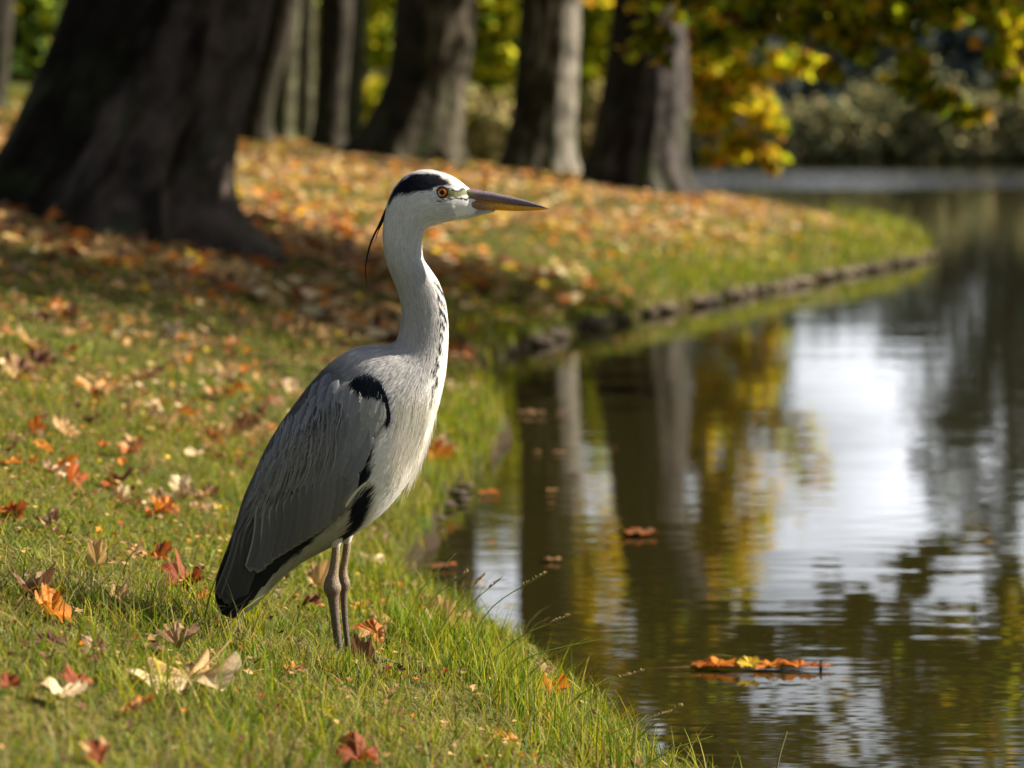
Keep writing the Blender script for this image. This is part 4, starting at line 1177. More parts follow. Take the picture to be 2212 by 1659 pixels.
def shade_fn(zx, zy, yy, rag=True):
    """plumage colour from the side-view position and the distance from the bird's middle plane"""
    zx = np.asarray(zx, float); zy = np.asarray(zy, float)
    if rag:
        zx = zx + (vnoise(zx, zy, 4, 5) - .5) * 5; zy = zy + (vnoise(zx, zy, 9, 6) - .5) * 7
    n = zx.shape
    neck = np.array([.68, .68, .70]); white = np.array([.91, .92, .93]); back = np.array([.17, .18, .22]); wing = np.array([.15, .156, .182]); black = np.array([.010, .014, .026])
    C = np.empty(n + (3,))
    # head white -> neck grey -> back dark
    g = sstep(zy, 470, 610)[..., None]
    C[:] = white * (1 - g) + neck * g
    bk = sstep((770 - zx) * .5 + (zy - 748) * .9, 0, 120)[..., None]
    dk = np.clip(sstep(840 - zx + (zy - 780) * .15, -10, 150) * sstep(zy, 748, 800), 0, 1)[..., None]
    C = C * (1 - dk) + back * dk
    # front of the neck and breast
    xf = np.interp(zy, [480, 545, 562, 582, 608, 647, 690, 738, 795, 850, 900, 950, 1000, 1048, 1095, 1130, 1160, 1190], [912, 911, 915, 928, 945, 959, 966, 967, 963, 953, 940, 924, 903, 876, 838, 798, 752, 700])
    wid = np.interp(zy, [540, 600, 700, 800, 880, 950, 1000, 1100, 1180], [10, 13, 15, 26, 58, 110, 130, 70, 60])
    wf = sstep(xf - zx, wid * 1.25, wid * .75) * sstep(zy, 480, 560)
    C = C * (1 - wf[..., None]) + white * wf[..., None]
    # cream streaking of the lower neck
    st_ = (vnoise(zx + (zy - 850) * .22, zy * .08, 4.0, 8) > .55) * sstep(zy, 790, 900) * sstep(zx, 838, 868) * (1 - sstep(zy, 1080, 1120))
    C = C * (1 - .5 * st_[..., None]) + np.array([.74, .70, .60]) * .5 * st_[..., None]
    # belly and undertail
    be = sdist(zx, zy, PD([(836, 905), (870, 960), (960, 960), (880, 1060), (838, 1100), (760, 1165), (690, 1210), (600, 1262), (560, 1300), (516, 1336), (545, 1285), (600, 1225), (672, 1165), (742, 1095), (790, 1060), (812, 950)]))
    f = sstep(be, -6, 6)[..., None]
    C = C * (1 - f) + white * f
    th_ = sstep(sdist(zx, zy, PD([(742, 1092), (768, 1078), (762, 1140), (738, 1175), (640, 1232), (560, 1300), (600, 1225), (672, 1165)])), -4, 6)[..., None]
    C = C * (1 - th_) + np.array([.55, .55, .50]) * th_
    for poly, col, e in ((PRIM, (.022, .024, .028), 3), (WING, tuple(wing), 3), (CROWN, tuple(black), 2.5), (SHWHITE, (.62, .62, .56), 3), (SHOUL, tuple(black), 2), (BLK1, tuple(black), 2), (BLK2, tuple(black), 2.5)):
        x0 = min(p[0] for p in poly) - 8; x1 = max(p[0] for p in poly) + 8
        z0_ = min(p[1] for p in poly) - 8; z1_ = max(p[1] for p in poly) + 8
        m = (zx > x0) & (zx < x1) & (zy > z0_) & (zy < z1_)
        if not m.any():
            continue
        f = sstep(sdist(zx[m], zy[m], poly), -e, e)[..., None]
        if poly is CROWN:
            f = f * sstep(np.abs(yy[m]), .003, .007)[..., None]
        C[m] = C[m] * (1 - f) + np.array(col) * f
    # neck dashes
    dd = seg_dist(zx, zy, DASH)
    xs_ = np.interp(zy, [p[1] for p in DASH], [p[0] for p in DASH])
    off = zx - xs_
    ph = zy / 27.0
    s_ = ph - np.floor(ph)
    m = (zy > 545) & (zy < 806) & (np.abs(off - (-4.5 + 9 * s_)) < 3.0 * np.sin(np.pi * np.clip(s_ * 1.1, 0, 1)) + .3)
    ph2 = zy / 27.0 + .5
    s2_ = ph2 - np.floor(ph2)
    m |= (zy > 560) & (zy < 700) & (np.abs(off - (1.5 + 8 * s2_)) < 2.0 * np.sin(np.pi * np.clip(s2_ * 1.1, 0, 1)))
    C[m] = np.array([.03, .035, .06])
    m2 = (seg_dist(zx, zy, PD([(948, 808), (940, 835), (934, 862)])) < 2.0)
    C[m2] = np.array([.03, .035, .06])
    # lores: greenish yellow patch between eye and bill, dark line over the gape
    lo_ = sstep(sdist(zx, zy, PD([(966, 410), (985, 409), (1010, 412), (1012, 421), (990, 425), (970, 424)])), -2, 2)[..., None]
    C = C * (1 - lo_) + np.array([.27, .28, .15]) * lo_
    gl = seg_dist(zx, zy, PD([(942, 435), (960, 431), (985, 428.5), (1020, 430)])) < 1.5
    C[gl] = np.array([.025, .03, .03])
    dk2 = seg_dist(zx, zy, PD([(975, 410), (990, 411), (1006, 409)])) < 2
    C[dk2] = np.array([.10, .11, .09])
    return C

VB = np.stack([hx(RX), RY, hz(RZ)], 2).reshape(-1, 3)
CB = shade_fn(RX.ravel(), RZ.ravel(), RY.ravel())
i0_ = np.arange(NS * NA).reshape(NS, NA)
QB = np.stack([i0_[:-1].ravel(), np.roll(i0_, -1, 1)[:-1].ravel(), np.roll(i0_, -1, 1)[1:].ravel(), i0_[1:].ravel()], 1)
# thighs (feathered), part of the body surface
bparts = [(VB, QB, CB)]
def hp(zx, zy, y): return np.array([float(hx(zx)), y, float(hz(zy))])
LY = .024
for sy, dx in ((-1, 0), (1, 20)):
    P = smooth_path([hp(728 + dx, 1085, sy * LY), hp(728 + dx, 1120, sy * LY), hp(728 + dx * .95, 1150, sy * LY), hp(727 + dx, 1178, sy * LY)], 14)
    v, q = tube(P, np.interp(np.linspace(0, 1, 14), [0, .4, .8, 1], np.array([36, 27, 14, 8.5]) * HS), 24)
    bparts.append((v, q, np.array([.55, .54, .50])))
VBm, QBm, CBm = merge(bparts)
body = mobj('body', make_mesh('body', VBm, QBm, M_FEATHER, CBm), heron)
bvh = BVHTree.FromPolygons([tuple(v) for v in VB.tolist()], [tuple(q) for q in QB.tolist()])

def ysurf(zx, zy):
    """half depth of the body under a side-view point"""
    X = np.atleast_1d(hx(zx)); Z = np.atleast_1d(hz(zy))
    out_ = np.zeros(len(X))
    for i, (x, z) in enumerate(zip(X, Z)):
        h = bvh.ray_cast(Vector((x, -.5, z)), Vector((0, 1, 0)))
        out_[i] = -h[0].y if h[0] is not None else 0.0
    return out_

# fine plumage: short strands following the body
def strands(n, seed, sel=None, ln=(.011, .026), wd=.0011, lift=.0010, spread=.28):
    r = np.random.default_rng(seed)
    i = r.integers(3, NS - 12, n); j = r.integers(0, NA, n)
    if sel is not None:
        k = sel(RX[i, j], RZ[i, j]); i, j = i[k], j[k]
    n = len(i)
    P0 = np.stack([hx(RX[i, j]), RY[i, j], hz(RZ[i, j])], 1)
    i2 = i + 6
    P1 = np.stack([hx(RX[i2, j]), RY[i2, j], hz(RZ[i2, j])], 1)
    Tn = P1 - P0
    Tn /= np.linalg.norm(Tn, axis=1, keepdims=True) + 1e-9
    # plumage on the underside hangs: add a little down
    jn = (j + 3) % NA
    S = np.stack([hx(RX[i, jn]), RY[i, jn], hz(RZ[i, jn])], 1) - P0
    S /= np.linalg.norm(S, axis=1, keepdims=True) + 1e-9
    Nn = np.cross(S, Tn); Nn /= np.linalg.norm(Nn, axis=1, keepdims=True) + 1e-9
    cen = np.stack([hx((SP[i, 0] + SP[i, 2]) / 2), 0 * i, hz((SP[i, 1] + SP[i, 3]) / 2)], 1)
    sg = np.sign(np.einsum('ij,ij->i', Nn, P0 - cen))[:, None]
    Nn = Nn * sg
    D = Tn + S * (r.random((n, 1)) - .5) * 2 * spread
    D /= np.linalg.norm(D, axis=1, keepdims=True)
    L = (ln[0] + (ln[1] - ln[0]) * r.random((n, 1)))
    small = np.interp(i, [0, 60, 120, 200, NS], [.35, .5, .8, 1.0, 1.0])[:, None]
    L = L * small
    lf = lift * (.5 + r.random((n, 1))) * np.sqrt(small)
    Wv = S * wd * .5 * (.6 + .8 * r.random((n, 1)))
    A = P0 - Wv; B = P0 + Wv
    Mv = P0 + D * L * .5 + Nn * lf
    Tp = P0 + D * L + Nn * lf * 1.0
    C = shade_fn(RX[i, j], RZ[i, j], RY[i, j]) * (.80 + .36 * r.random((n, 1)))
    V = np.stack([A, B, Mv + Wv, Mv - Wv, Tp], 1).reshape(-1, 3)
    o_ = np.arange(n)[:, None] * 5
    return V, [o_ + np.array([[0, 1, 2, 3]]), o_ + np.array([[3, 2, 4]])], np.repeat(C, 5, 0)
V, T, C = strands(60000, 3, sel=lambda x, y: ~((x > 985) & (y < 480)))
mobj('plumage', make_mesh('plumage', V, T, M_FEATHER_T, C), heron, kind='stuff')

# ---- wings
def grid_faces(a, b_):
    g = np.arange(a * b_).reshape(a, b_)
    return np.stack([g[:-1, :-1].ravel(), g[:-1, 1:].ravel(), g[1:, 1:].ravel(), g[1:, :-1].ravel()], 1)

def feather(root, tip, wz, col, edge, off, bend=0.0, blunt=.5, nl=14, nw=7, tipcol=None, r=random, eb=.78):
    """flat vane with a shaft, laid on the near side of the body"""
    root = np.array(root, float); tip = np.array(tip, float)
    ax = tip - root; L = np.linalg.norm(ax); u = ax / L; n_ = np.array([-u[1], u[0]])
    tt = np.linspace(0, 1, nl)
    cx = root[0] + ax[0] * tt + n_[0] * bend * np.sin(tt * np.pi); cz = root[1] + ax[1] * tt + n_[1] * bend * np.sin(tt * np.pi)
    wf = np.minimum(1, (tt / .25 + .15)) * np.where(tt > 1 - blunt * wz / L, np.sqrt(np.clip(1 - ((tt - (1 - blunt * wz / L)) / (blunt * wz / L)) ** 2, 0, 1)), 1)
    ww = np.linspace(-1, 1, nw)
    GX = cx[:, None] + n_[0] * wf[:, None] * ww[None] * wz * .5
    GZ = cz[:, None] + n_[1] * wf[:, None] * ww[None] * wz * .5
    yb = ysurf(cx, cz)
    # beyond the body outline keep the last depth, easing inwards
    last = yb[0]
    for k in range(1, nl):
        if yb[k] < last * .80:
            yb[k] = last * .93 + .0
        last = yb[k]
    Yv = yb[:, None] + off * HS + (1 - ww[None] ** 2) * wz * HS * .10 + 0 * GX
    V = np.stack([hx(GX), -Yv, hz(GZ)], 2).reshape(-1, 3)
    e = sstep(ww, eb, 1.0)[None, :, None] * np.ones((nl, 1, 1))
    e = np.maximum(e, sstep(tt, .93, 1.0)[:, None, None] * .6)
    base = np.array(col)[None, None] * (1 - .12 * np.exp(-(ww / .12) ** 2))[None, :, None] * np.ones((nl, 1, 1))
    if tipcol is not None:
        m = sstep(tt, .5, .95)[:, None, None]; base = base * (1 - m) + np.array(tipcol) * m
    C = base * (1 - e) + np.array(edge) * e
    return V, grid_faces(nl, nw), C.reshape(-1, 3)

def jit(c, a=.12): return tuple(np.array(c) * random.uniform(1 - a, 1 + a))
def build_wing():
    lay = {'wing': [], 'flight_feathers': [], 'coverts': []}
    # long black primaries running to the tail tip, dark tertials over them
    for k in range(6):
        f = k / 5
        lay['flight_feathers'].append(feather((722 - 60 * f, 1082 + 20 * f), (634 - 134 * f, 1168 + 162 * f), 30, jit((.012, .014, .020)), (.02, .022, .03), 1.0 + f * .6, 4))
    for k in range(4):
        f = k / 3
        lay['flight_feathers'].append(feather((560 - 22 * f, 1110), (514 - 38 * f, 1322 - 32 * f), 34, jit((.055, .057, .062)), (.16, .16, .165), 2.6 + .7 * k, -6))
    # greater coverts / secondaries: a row of vertical rounded vanes, the leftmost longest
    n = 14
    for k in range(n):
        f = k / (n - 1)
        tx = 545 + (744 - 545) * f; tz = np.interp(tx, [540, 560, 588, 633, 687, 741, 760], [1224, 1228, 1203, 1174, 1140, 1094, 1075]) + 2
        rx_ = tx + 28 - 2 * f; rz_ = tz - (165 - 60 * f)
        lay['flight_feathers'].append(feather((rx_, rz_), (tx, tz), 30, jit(np.array([.095, .102, .122]) + .06 * f * np.array([1, 1, .95])), (.36, .355, .34), 6.0 + .5 * (n - k), -9 + 3 * f, eb=.86))
    # upper wing: overlapping soft coverts from shoulder downwards
    rows = [((640, 1000), (560, 1150), 12), ((690, 950), (590, 1120), 14)]
    pts = []
    r = random.Random(5)
    for _ in range(2600):
        x = r.uniform(520, 845); z = r.uniform(830, 1150)
        if not inside(np.array([x]), np.array([z]), WING)[0]:
            continue
        if seg_dist(np.array([x]), np.array([z]), WING + WING[:1])[0] < (9 if x > 700 else 20):
            continue
        if z > 1060 - (x - 560) * .25 or sdist(np.array([x]), np.array([z]), SHOUL)[0] > -15 or sdist(np.array([x]), np.array([z]), SHWHITE)[0] > -9:
            continue
        if any((x - a) ** 2 + (z - b_) ** 2 < 17 ** 2 for a, b_ in pts):
            continue
        pts.append((x, z))
    pts.sort(key=lambda p: -p[1] - (p[0]) * -.15)
    for k, (x, z) in enumerate(pts):
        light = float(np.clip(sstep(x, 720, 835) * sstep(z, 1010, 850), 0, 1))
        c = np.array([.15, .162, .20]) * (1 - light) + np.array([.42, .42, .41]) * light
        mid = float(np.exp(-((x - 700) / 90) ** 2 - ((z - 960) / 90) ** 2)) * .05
        c = c + mid
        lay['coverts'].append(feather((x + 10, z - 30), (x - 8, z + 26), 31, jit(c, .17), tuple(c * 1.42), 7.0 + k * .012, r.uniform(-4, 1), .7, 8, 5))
    return lay
LAY = build_wing()
# shell under the feathers
uz = np.linspace(0, 1, 60); vz = np.linspace(0, 1, 40)
upc = smooth_path([(800, 806), (757, 815), (716, 800), (676, 830), (641, 873), (606, 921), (576, 971), (550, 1028), (529, 1078), (513, 1130), (503, 1160)], 60)
loc_ = smooth_path([(838, 850), (842, 890), (810, 940), (796, 985), (774, 1030), (738, 1088), (687, 1134), (633, 1166), (588, 1196), (558, 1218), (530, 1215)], 60)
GX = upc[:, None, 0] * (1 - vz)[None] + loc_[:, None, 0] * vz[None]
GZ = upc[:, None, 1] * (1 - vz)[None] + loc_[:, None, 1] * vz[None]
yb = ysurf(GX.ravel(), GZ.ravel()).reshape(GX.shape)
for i in range(60):
    for j in range(1, 40):
        if yb[i, j] <= 0: yb[i, j] = yb[i, j - 1] * .96
yb += 5.5 * HS * np.sin(np.pi * np.clip(vz, .03, .97))[None] ** .5
sx_ = np.ones(GX.shape)
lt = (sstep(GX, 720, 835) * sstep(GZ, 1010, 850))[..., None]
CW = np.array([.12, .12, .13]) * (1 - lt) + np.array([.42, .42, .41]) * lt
for poly_, c_ in ((SHOUL, (.010, .014, .026)), (SHWHITE, (.62, .62, .56))):
    f_ = sstep(sdist(GX, GZ, poly_), -2, 2)[..., None]
    CW = CW * (1 - f_) + np.array(c_) * f_
VW = np.stack([hx(GX), -yb, hz(GZ)], 2).reshape(-1, 3)
for side in (1, -1):
    fl = np.array([1, side, 1])
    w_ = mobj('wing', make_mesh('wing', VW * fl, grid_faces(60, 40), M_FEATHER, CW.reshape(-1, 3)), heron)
    for key in ('flight_feathers', 'coverts'):
        V_, Q_, C_ = merge(LAY[key])
        mobj(key, make_mesh(key, V_ * fl, Q_, M_FEATHER, C_), w_)
    # black shoulder tuft as strands, white patch behind it
    r = np.random.default_rng(12)
    pp = []
    def ribbons(roots, tips, w0, cols, off0, off1, sag=0.0, nseg=6):
        """long thin strands from root to tip (side-view points)"""
        out_ = []
        for (a, b_, c) in zip(roots, tips, cols):
            a = np.array(a, float); b_ = np.array(b_, float)
            t_ = np.linspace(0, 1, nseg)
            d_ = b_ - a; nn = np.array([-d_[1], d_[0]])
            xz = a[None] + d_[None] * t_[:, None] + nn[None] * (sag * np.sin(t_ * np.pi))[:, None]
            lim = np.interp(xz[:, 1], [783, 823, 869, 918, 968, 1025, 1075, 1128, 1182], [716, 676, 640, 605, 575, 549, 527, 511, 493]) + 2.5
            xz[:, 0] = np.maximum(xz[:, 0], lim)
            ys_ = ysurf(xz[:, 0], xz[:, 1])
            for k in range(1, nseg):
                if ys_[k] < ys_[k - 1] * .75: ys_[k] = ys_[k - 1] * .95
            ys_ = ys_ + (off0 + (off1 - off0) * np.sin(t_ * np.pi * .6)) * HS
            wd = w0 * HS * np.array([1 - q ** 2 * .85 for q in t_])
            nrm = nn / (np.linalg.norm(nn) + 1e-9)
            L_ = np.stack([hx(xz[:, 0] - nrm[0] * wd / HS * .5), -ys_, hz(xz[:, 1] - nrm[1] * wd / HS * .5)], 1)
            R_ = np.stack([hx(xz[:, 0] + nrm[0] * wd / HS * .5), -ys_, hz(xz[:, 1] + nrm[1] * wd / HS * .5)], 1)
            V_ = np.stack([L_, R_], 1).reshape(-1, 3)
            k = np.arange(nseg - 1)[:, None] * 2
            out_.append((V_, k + np.array([[0, 1, 3, 2]]), np.array(c)))
        return out_
    if side == 1:
        RIB = {}
        ro, ti, co = [], [], []
        for _ in range(2600):
            x = r.uniform(762, 850); z = r.uniform(800, 908)
            if sdist(np.array([x]), np.array([z]), SHOUL)[0] < .5: continue
            a_ = np.interp(x, [765, 800, 830, 848], [2.2, 1.7, 1.35, 1.45])
            L_ = r.uniform(8, 17)
            ro.append((x, z)); ti.append((x + math.cos(a_) * L_, z + math.sin(a_) * L_)); co.append(np.array([.008, .014, .026]) * r.uniform(.6, 1.8))
        RIB['shoulder_tuft'] = ribbons(ro, ti, 1.7, co, 9.0, 11.5, .03)
        ro, ti, co = [], [], []
        for _ in range(150):
            x = r.uniform(735, 767); z = 812 + (767 - x) * .62 + r.uniform(0, 12)
            ro.append((x + 4, z - 3)); ti.append((x - 8, z + 10)); co.append(np.array([.62, .62, .56]) * r.uniform(.85, 1.1))
        RIB['shoulder_tuft'] += ribbons(ro, ti, 2.2, co, 9, 10, .02)
        # scapular plumes draping over the folded wing
        ro, ti, co, sg = [], [], [], []
        for _ in range(620):
            f = r.random()
            bx_, bz_ = np.interp(f, [0, .3, .6, 1], [730, 675, 625, 575]), np.interp(f, [0, .3, .6, 1], [860, 890, 930, 1000])
            bx_ += r.normal() * 13; bz_ += r.normal() * 16
            L_ = r.uniform(70, 150) * (1.0 - .25 * (1 - f))
            a_ = math.radians(r.normal(96, 6) + 8 * f)
            tx, tz = bx_ + math.cos(a_) * L_ - 12 * f, bz_ + math.sin(a_) * L_
            xl = np.interp(tz, [918, 968, 1025, 1075, 1128, 1182], [607, 577, 551, 529, 513, 496]) + 2
            tx = max(tx, xl + r.uniform(0, 5))
            ro.append((bx_, bz_)); ti.append((tx, tz))
            co.append(np.array([.17, .175, .195]) * r.uniform(.4, 1.5) if r.random() < .55 else np.array([.52, .52, .53]) * r.uniform(.7, 1.2))
        RIB['scapular_plumes'] = ribbons(ro, ti, 1.7, co, 11, 16, -.08, 9)
        ro, ti, co = [], [], []
        for _ in range(95):       # the long lanceolate ones, in loose bunches
            f = (r.integers(0, 9) + r.normal() * .22) / 8
            bx_, bz_ = np.interp(f, [0, .3, .6, 1], [725, 672, 622, 572]), np.interp(f, [0, .3, .6, 1], [885, 915, 960, 1020])
            bx_ += r.normal() * 5; bz_ += r.normal() * 12
            L_ = r.uniform(80, 150) * (1 - .2 * f)
            a_ = math.radians(r.normal(97, 4) + 7 * f)
            ro.append((bx_, bz_)); ti.append((bx_ + math.cos(a_) * L_ - 8 * f, bz_ + math.sin(a_) * L_))
            co.append(np.array([.36, .365, .385]) * r.uniform(.55, 1.25))
        RIB['scapular_plumes'] += ribbons(ro, ti, 3.6, co, 14, 18, -.07, 9)
    for key, rb in RIB.items():
        V_, Q_, C_ = merge(rb)
        mobj(key, make_mesh(key, V_ * fl, Q_, M_FEATHER_T, C_), heron if key == 'scapular_plumes' else w_)

# cream stripe on the leading edge of the folded wing
V_, Q_, C_ = feather((808, 1020), (752, 1082), 5.5, (.62, .60, .42), (.66, .63, .45), 20, 5, .5)
bodystripe = [(V_, Q_, C_)]
for fl in ((1, 1, 1), (1, -1, 1)):
    mobj('wing_edge_stripe', make_mesh('wing_edge_stripe', V_ * np.array(fl), Q_, M_FEATHER, C_), heron)

# breast plumes: long cream strands from the lower neck
ro, ti, co, yy_ = [], [], [], []
r = np.random.default_rng(31)
bp_ = []
for _ in range(1100):
    f = r.random()
    x0 = r.uniform(862, 940 - 30 * f); z0_ = 850 + 110 * f + r.normal() * 10
    yj = r.uniform(-1, 1)
    L_ = r.uniform(70, 125)
    ang = math.radians(r.normal(103, 3.0))
    a = np.array([x0, z0_]); b_ = a + np.array([math.cos(ang), math.sin(ang)]) * L_
    t_ = np.linspace(0, 1, 8)
    xz = a[None] + (b_ - a)[None] * t_[:, None]; xz[:, 0] += np.sin(t_ * np.pi) * r.uniform(2, 7)
    xfr = np.interp(xz[:, 1], [795, 850, 900, 950, 1000, 1048, 1095], [960, 950, 937, 921, 903, 885, 868])
    xz[:, 0] = np.minimum(xz[:, 0], xfr + 1 + t_ * 3)
    ys0 = ysurf(xz[:1, 0], xz[:1, 1])[0]
    ysl = ysurf(xz[:, 0], xz[:, 1])
    for k in range(1, 8):
        if ysl[k] < ysl[k - 1] * .7: ysl[k] = ysl[k - 1] * .9
    if abs(yj) < .25:
        # front strands that hang free of the breast
        xz[:, 0] = xfr + r.uniform(-3, 1.5) + t_ ** 2 * r.uniform(0, 16) * (r.random() < .5)
        yv = np.full(8, yj * .05)
    else:
        yv = (ysl + (1.5 + 4 * t_) * HS) * np.sign(yj)
    wd = 1.5 * (1 - t_ ** 2 * .9)
    col = np.array([.90, .89, .84]) * r.uniform(.88, 1.1) if r.random() < .86 else np.array([.50, .47, .42]) * r.uniform(.8, 1.2)
    Lf = np.stack([hx(xz[:, 0] - wd * .5), yv, hz(xz[:, 1])], 1); Rt = np.stack([hx(xz[:, 0] + wd * .5), yv, hz(xz[:, 1])], 1)
    k = np.arange(7)[:, None] * 2
    bp_.append((np.stack([Lf, Rt], 1).reshape(-1, 3), k + np.array([[0, 1, 3, 2]]), col))
V_, Q_, C_ = merge(bp_)
mobj('breast_plumes', make_mesh('breast_plumes', V_, Q_, M_FEATHER_T, C_), heron)

# chin feathers under the bill
cp = []
for _ in range(900):
    f = r.random() ** .8
    x = 960 + 105 * f; y_ = r.uniform(-1, 1) * .012 * (1 - .6 * f)
    zt = np.interp(x, [960, 1010, 1065], [470, 462, 453]); ztip = np.interp(x, [960, 1010, 1065], [479, 471, 456]) + r.normal() * 1.2
    a = np.array([hx(x - 6), y_, hz(zt - 6)]); b_ = np.array([hx(x + 5), y_ * 1.1, hz(ztip)])
    w_ = np.array([0, .0006, 0]) if r.random() < .5 else np.array([.0004, 0, .0004])
    m_ = (a + b_) / 2
    cp.append((np.array([a - w_, a + w_, m_ + w_, m_ - w_, b_ - w_ * .3, b_ + w_ * .3]), np.array([[0, 1, 2, 3], [3, 2, 5, 4]]), np.array([.82, .81, .76])))
V_, Q_, C_ = merge(cp)
mobj('chin_feathers', make_mesh('chin_feathers', V_, Q_, M_FEATHER_T, C_), heron)
# solid core beneath them
v, q = tube(smooth_path([hp(985, 455, 0), hp(1015, 458, 0), hp(1040, 455, 0), hp(1066, 453.5, 0)], 12), np.array([14, 12, 10.5, 9.5, 8, 7, 6, 5, 4, 3, 2, 1]) * HS * .62, 14)
mobj('chin', make_mesh('chin', v, q, M_FEATHER, np.repeat([[.82, .82, .78]], len(v), 0)), body)

# ---- bill: upper and lower mandible
def mandible(top, bot, wid, colf, name, parent, n=90, m=28):
    xs_ = np.linspace(top[0][0], top[-1][0], n)
    zt = np.interp(xs_, [p[0] for p in top], [p[1] for p in top]); zb = np.interp(xs_, [p[0] for p in bot], [p[1] for p in bot])
    w_ = np.interp(xs_, [p[0] for p in wid], [p[1] for p in wid])
    a = np.linspace(0, 2 * np.pi, m, endpoint=False)
    cz, rz_ = (zt + zb) / 2, np.maximum((zb - zt) / 2, .15)
    Xg = np.repeat(xs_[:, None], m, 1)
    Zg = cz[:, None] - rz_[:, None] * np.sign(np.sin(a)) * np.abs(np.sin(a)) ** .8
    Yg = w_[:, None] * np.sign(np.cos(a)) * np.abs(np.cos(a)) ** .75
    V_ = np.stack([hx(Xg), Yg, hz(Zg)], 2).reshape(-1, 3)
    i_ = np.arange(n * m).reshape(n, m)
    Q_ = np.stack([i_[:-1].ravel(), np.roll(i_, -1, 1)[:-1].ravel(), np.roll(i_, -1, 1)[1:].ravel(), i_[1:].ravel()], 1)
    C_ = colf(Xg, Zg, (Zg - zt[:, None]) / np.maximum(zb - zt, .3)[:, None])
    return mobj(name, make_mesh(name, V_, Q_, M_BILL, C_.reshape(-1, 3)), parent)
bill_root = None
def up_col(x, z, f):
    c = np.array([.15, .12, .155])[None, None] * np.ones(x.shape + (1,))
    c2 = np.array([.34, .19, .09])
    m = sstep(f, .45, 1.0)[..., None] * sstep(x, 1140, 1040)[..., None]
    c = c * (1 - m) + c2 * m
    y = (sstep(x, 1034, 1008) * sstep(f, .1, .3) * sstep(f, .75, .6))[..., None]
    c = c * (1 - y) + np.array([.33, .30, .10]) * y
    nostr = (seg_dist(x, z, [(1032, 424), (1052, 426)]) < 1.1)
    c[nostr] = (.02, .018, .02)
    return c * (.8 + .5 * vnoise(x, z * 6, 6, 3)[..., None])
def lo_col(x, z, f):
    m = sstep(x, 1035, 1085)[..., None]
    c = np.array([.30, .16, .085]) * (1 - m) + np.array([.82, .37, .015]) * m
    e = sstep(x, 1150, 1183)[..., None]
    c = c * (1 - e) + np.array([.70, .36, .06]) * e
    return c * (.85 + .3 * vnoise(x, z * 3, 8, 4)[..., None])
mid = [(1000, 429.5), (1020, 431), (1052, 436), (1096, 441.5), (1140, 446), (1170, 449), (1186, 451.5)]
up = mandible([(1000, 407), (1012, 407.5), (1030, 410), (1060, 415), (1096, 423), (1130, 431), (1150, 437), (1170, 444), (1186, 451)], mid,
              [(1000, .013), (1015, .0125), (1050, .0095), (1100, .0065), (1150, .0035), (1180, .0014), (1186, .0005)], up_col, 'bill', heron)
lowm = mandible([(p[0], p[1] + .3) for p in mid], [(1000, 452), (1010, 452), (1030, 452.6), (1063, 454), (1118, 456), (1161, 454.5), (1178, 452.8), (1186, 452)],
                [(1000, .0125), (1015, .012), (1050, .0088), (1100, .006), (1150, .0032), (1180, .0013), (1186, .0004)], lo_col, 'lower_mandible', up)

# ---- eyes
M_IRIS = simple('iris', (.90, .25, .005), .35, .3, 0)
M_BLACK = simple('pupil', (.003, .003, .003), .2, .25, 0.0)
M_RIM = simple('eye_rim', (.012, .012, .014), .35, .5)
def disc(r0, r1, y0, y1, n=40, rr_=6):
    a = np.linspace(0, 2 * np.pi, n, endpoint=False)
    V_ = []
    for k in range(rr_ + 1):
        f = k / rr_; r_ = r0 + (r1 - r0) * f; y = y0 + (y1 - y0) * f
        V_ += [(math.cos(t_) * r_, y, math.sin(t_) * r_) for t_ in a]
    i_ = np.arange((rr_ + 1) * n).reshape(rr_ + 1, n)
    return np.array(V_), np.stack([i_[:-1].ravel(), i_[1:].ravel(), np.roll(i_, -1, 1)[1:].ravel(), np.roll(i_, -1, 1)[:-1].ravel()], 1)
EX, EZ = 956, 415
ye = ysurf([EX], [EZ])[0]
for side in (1, -1):
    base = np.array([hx(EX), 0, hz(EZ)])
    fl = np.array([1, side, 1])
    # ball with a slight dome
    v, q = disc(.0001, 9.6 * HS, -.0030, -.0012)
    e = mobj('eye', make_mesh('eye', (v + base + (0, -ye, 0)) * fl, q, M_IRIS), heron)
    v, q = disc(.00005, 5.0 * HS, -.0036, -.0031)
    mobj('pupil', make_mesh('pupil', (v + base + (0, -ye, 0)) * fl, q, M_BLACK), e)
    v, q = disc(9.2 * HS, 13.4 * HS, -.0028, -.0018)
    mobj('eye_ring', make_mesh('eye_ring', (v + base + (0, -ye, 0)) * fl, q, M_RIM), e)

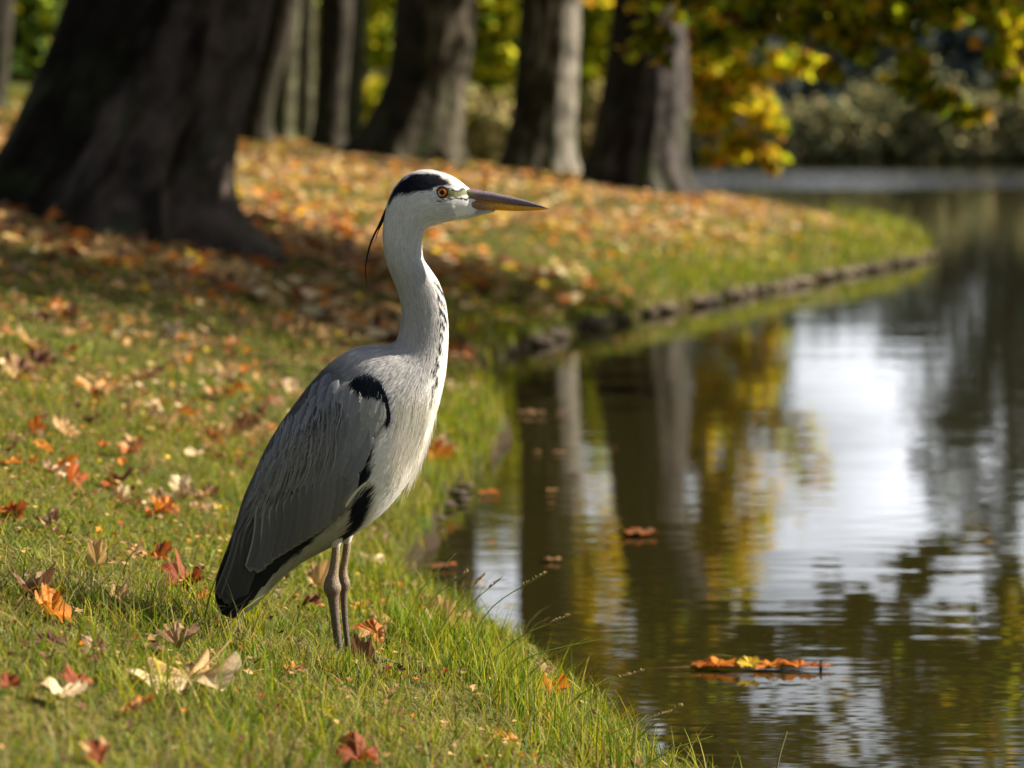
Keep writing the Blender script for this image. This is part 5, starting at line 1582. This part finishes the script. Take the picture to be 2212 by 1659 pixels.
# ---- crest plumes
def plume(path, w, name='crest_plume'):
    P = smooth_path([hp(a, b_, y) for a, b_, y in path], 40)
    v, q = tube(P, np.interp(np.linspace(0, 1, 40), [0, .15, .45, .8, 1], np.array(w) * HS), 8)
    return mobj(name, make_mesh(name, v, q, M_FEATHER_T, np.repeat([[.020, .022, .030]], len(v), 0)), heron)
plume([(866, 408, -.012), (850, 425, -.012), (838, 450, -.008), (822, 482, -.006), (805, 515, -.006), (795, 548, -.005), (790, 580, -.004), (791, 600, -.003), (793, 620, -.002)], [4, 3.6, 2.2, 1.1, .3])
plume([(866, 408, .006), (850, 427, .006), (838, 452, .004), (826, 480, .002), (816, 502, .001), (811, 520, .0)], [4, 3.2, 1.8, 1.0, .3])
plume([(868, 404, -.004), (851, 422, -.004), (836, 448, -.002), (819, 485, -.001), (801, 522, .001), (792, 556, .002), (789, 585, .003), (790, 606, .003)], [4, 2.8, 1.6, .9, .2])

# ---- legs
def leg(side, pts, wz, name='leg'):
    """pts: (zx, zy) centre line; wz: widths"""
    P = smooth_path([hp(a, b_, side * LY) for a, b_ in pts], 90)
    rad = smooth_path(np.array(wz)[:, None], 90)[:, 0] * .5 * HS
    v, q = tube(P, rad, 24)
    t_ = np.linspace(0, 1, 90)
    c = np.array([.33, .25, .16])[None] * (1 - t_[:, None] ** .6) + np.array([.075, .058, .052])[None] * t_[:, None] ** .6
    scal = .93 + .12 * ((np.arange(90) % 3) == 0)
    c = c * scal[:, None]
    C = np.repeat(c, 24, 0)
    return v, q, C
for side, dx in ((-1, 0), (1, 0)):
    if side == -1:
        pts = [(728, 1150), (727, 1190), (722, 1230), (719, 1252), (720, 1268), (722, 1290), (727, 1340), (733, 1390), (738, 1430)]
        wz = [18, 18, 22, 33, 38, 24, 19, 17, 16]
    else:
        pts = [(750, 1140), (747, 1190), (740, 1232), (740, 1254), (742, 1268), (741, 1290), (743, 1340), (748, 1390), (751, 1428)]
        wz = [17, 17, 17, 23, 25, 16, 13, 12, 12]
    lp = [leg(side, pts, wz)]
    ft = hp(pts[-1][0], pts[-1][1], side * LY)
    for a, L_ in ((-.45, .075), (0, .085), (.45, .075), (math.pi, .05)):
        d_ = np.array([math.cos(a), math.sin(a), 0])
        P = smooth_path([ft + (0, 0, .002), ft + d_ * L_ * .4 + (0, 0, .002), ft + d_ * L_ * .8 + (0, 0, -.003), ft + d_ * L_ + (0, 0, -.008)], 10)
        v, q = tube(P, np.linspace(.0055, .0018, 10), 10)
        lp.append((v, q, np.array([.13, .10, .08])))
    V_, Q_, C_ = merge(lp)
    mobj('leg', make_mesh('leg', V_, Q_, M_LEG, C_), heron)
print('objects', len(bpy.data.objects))
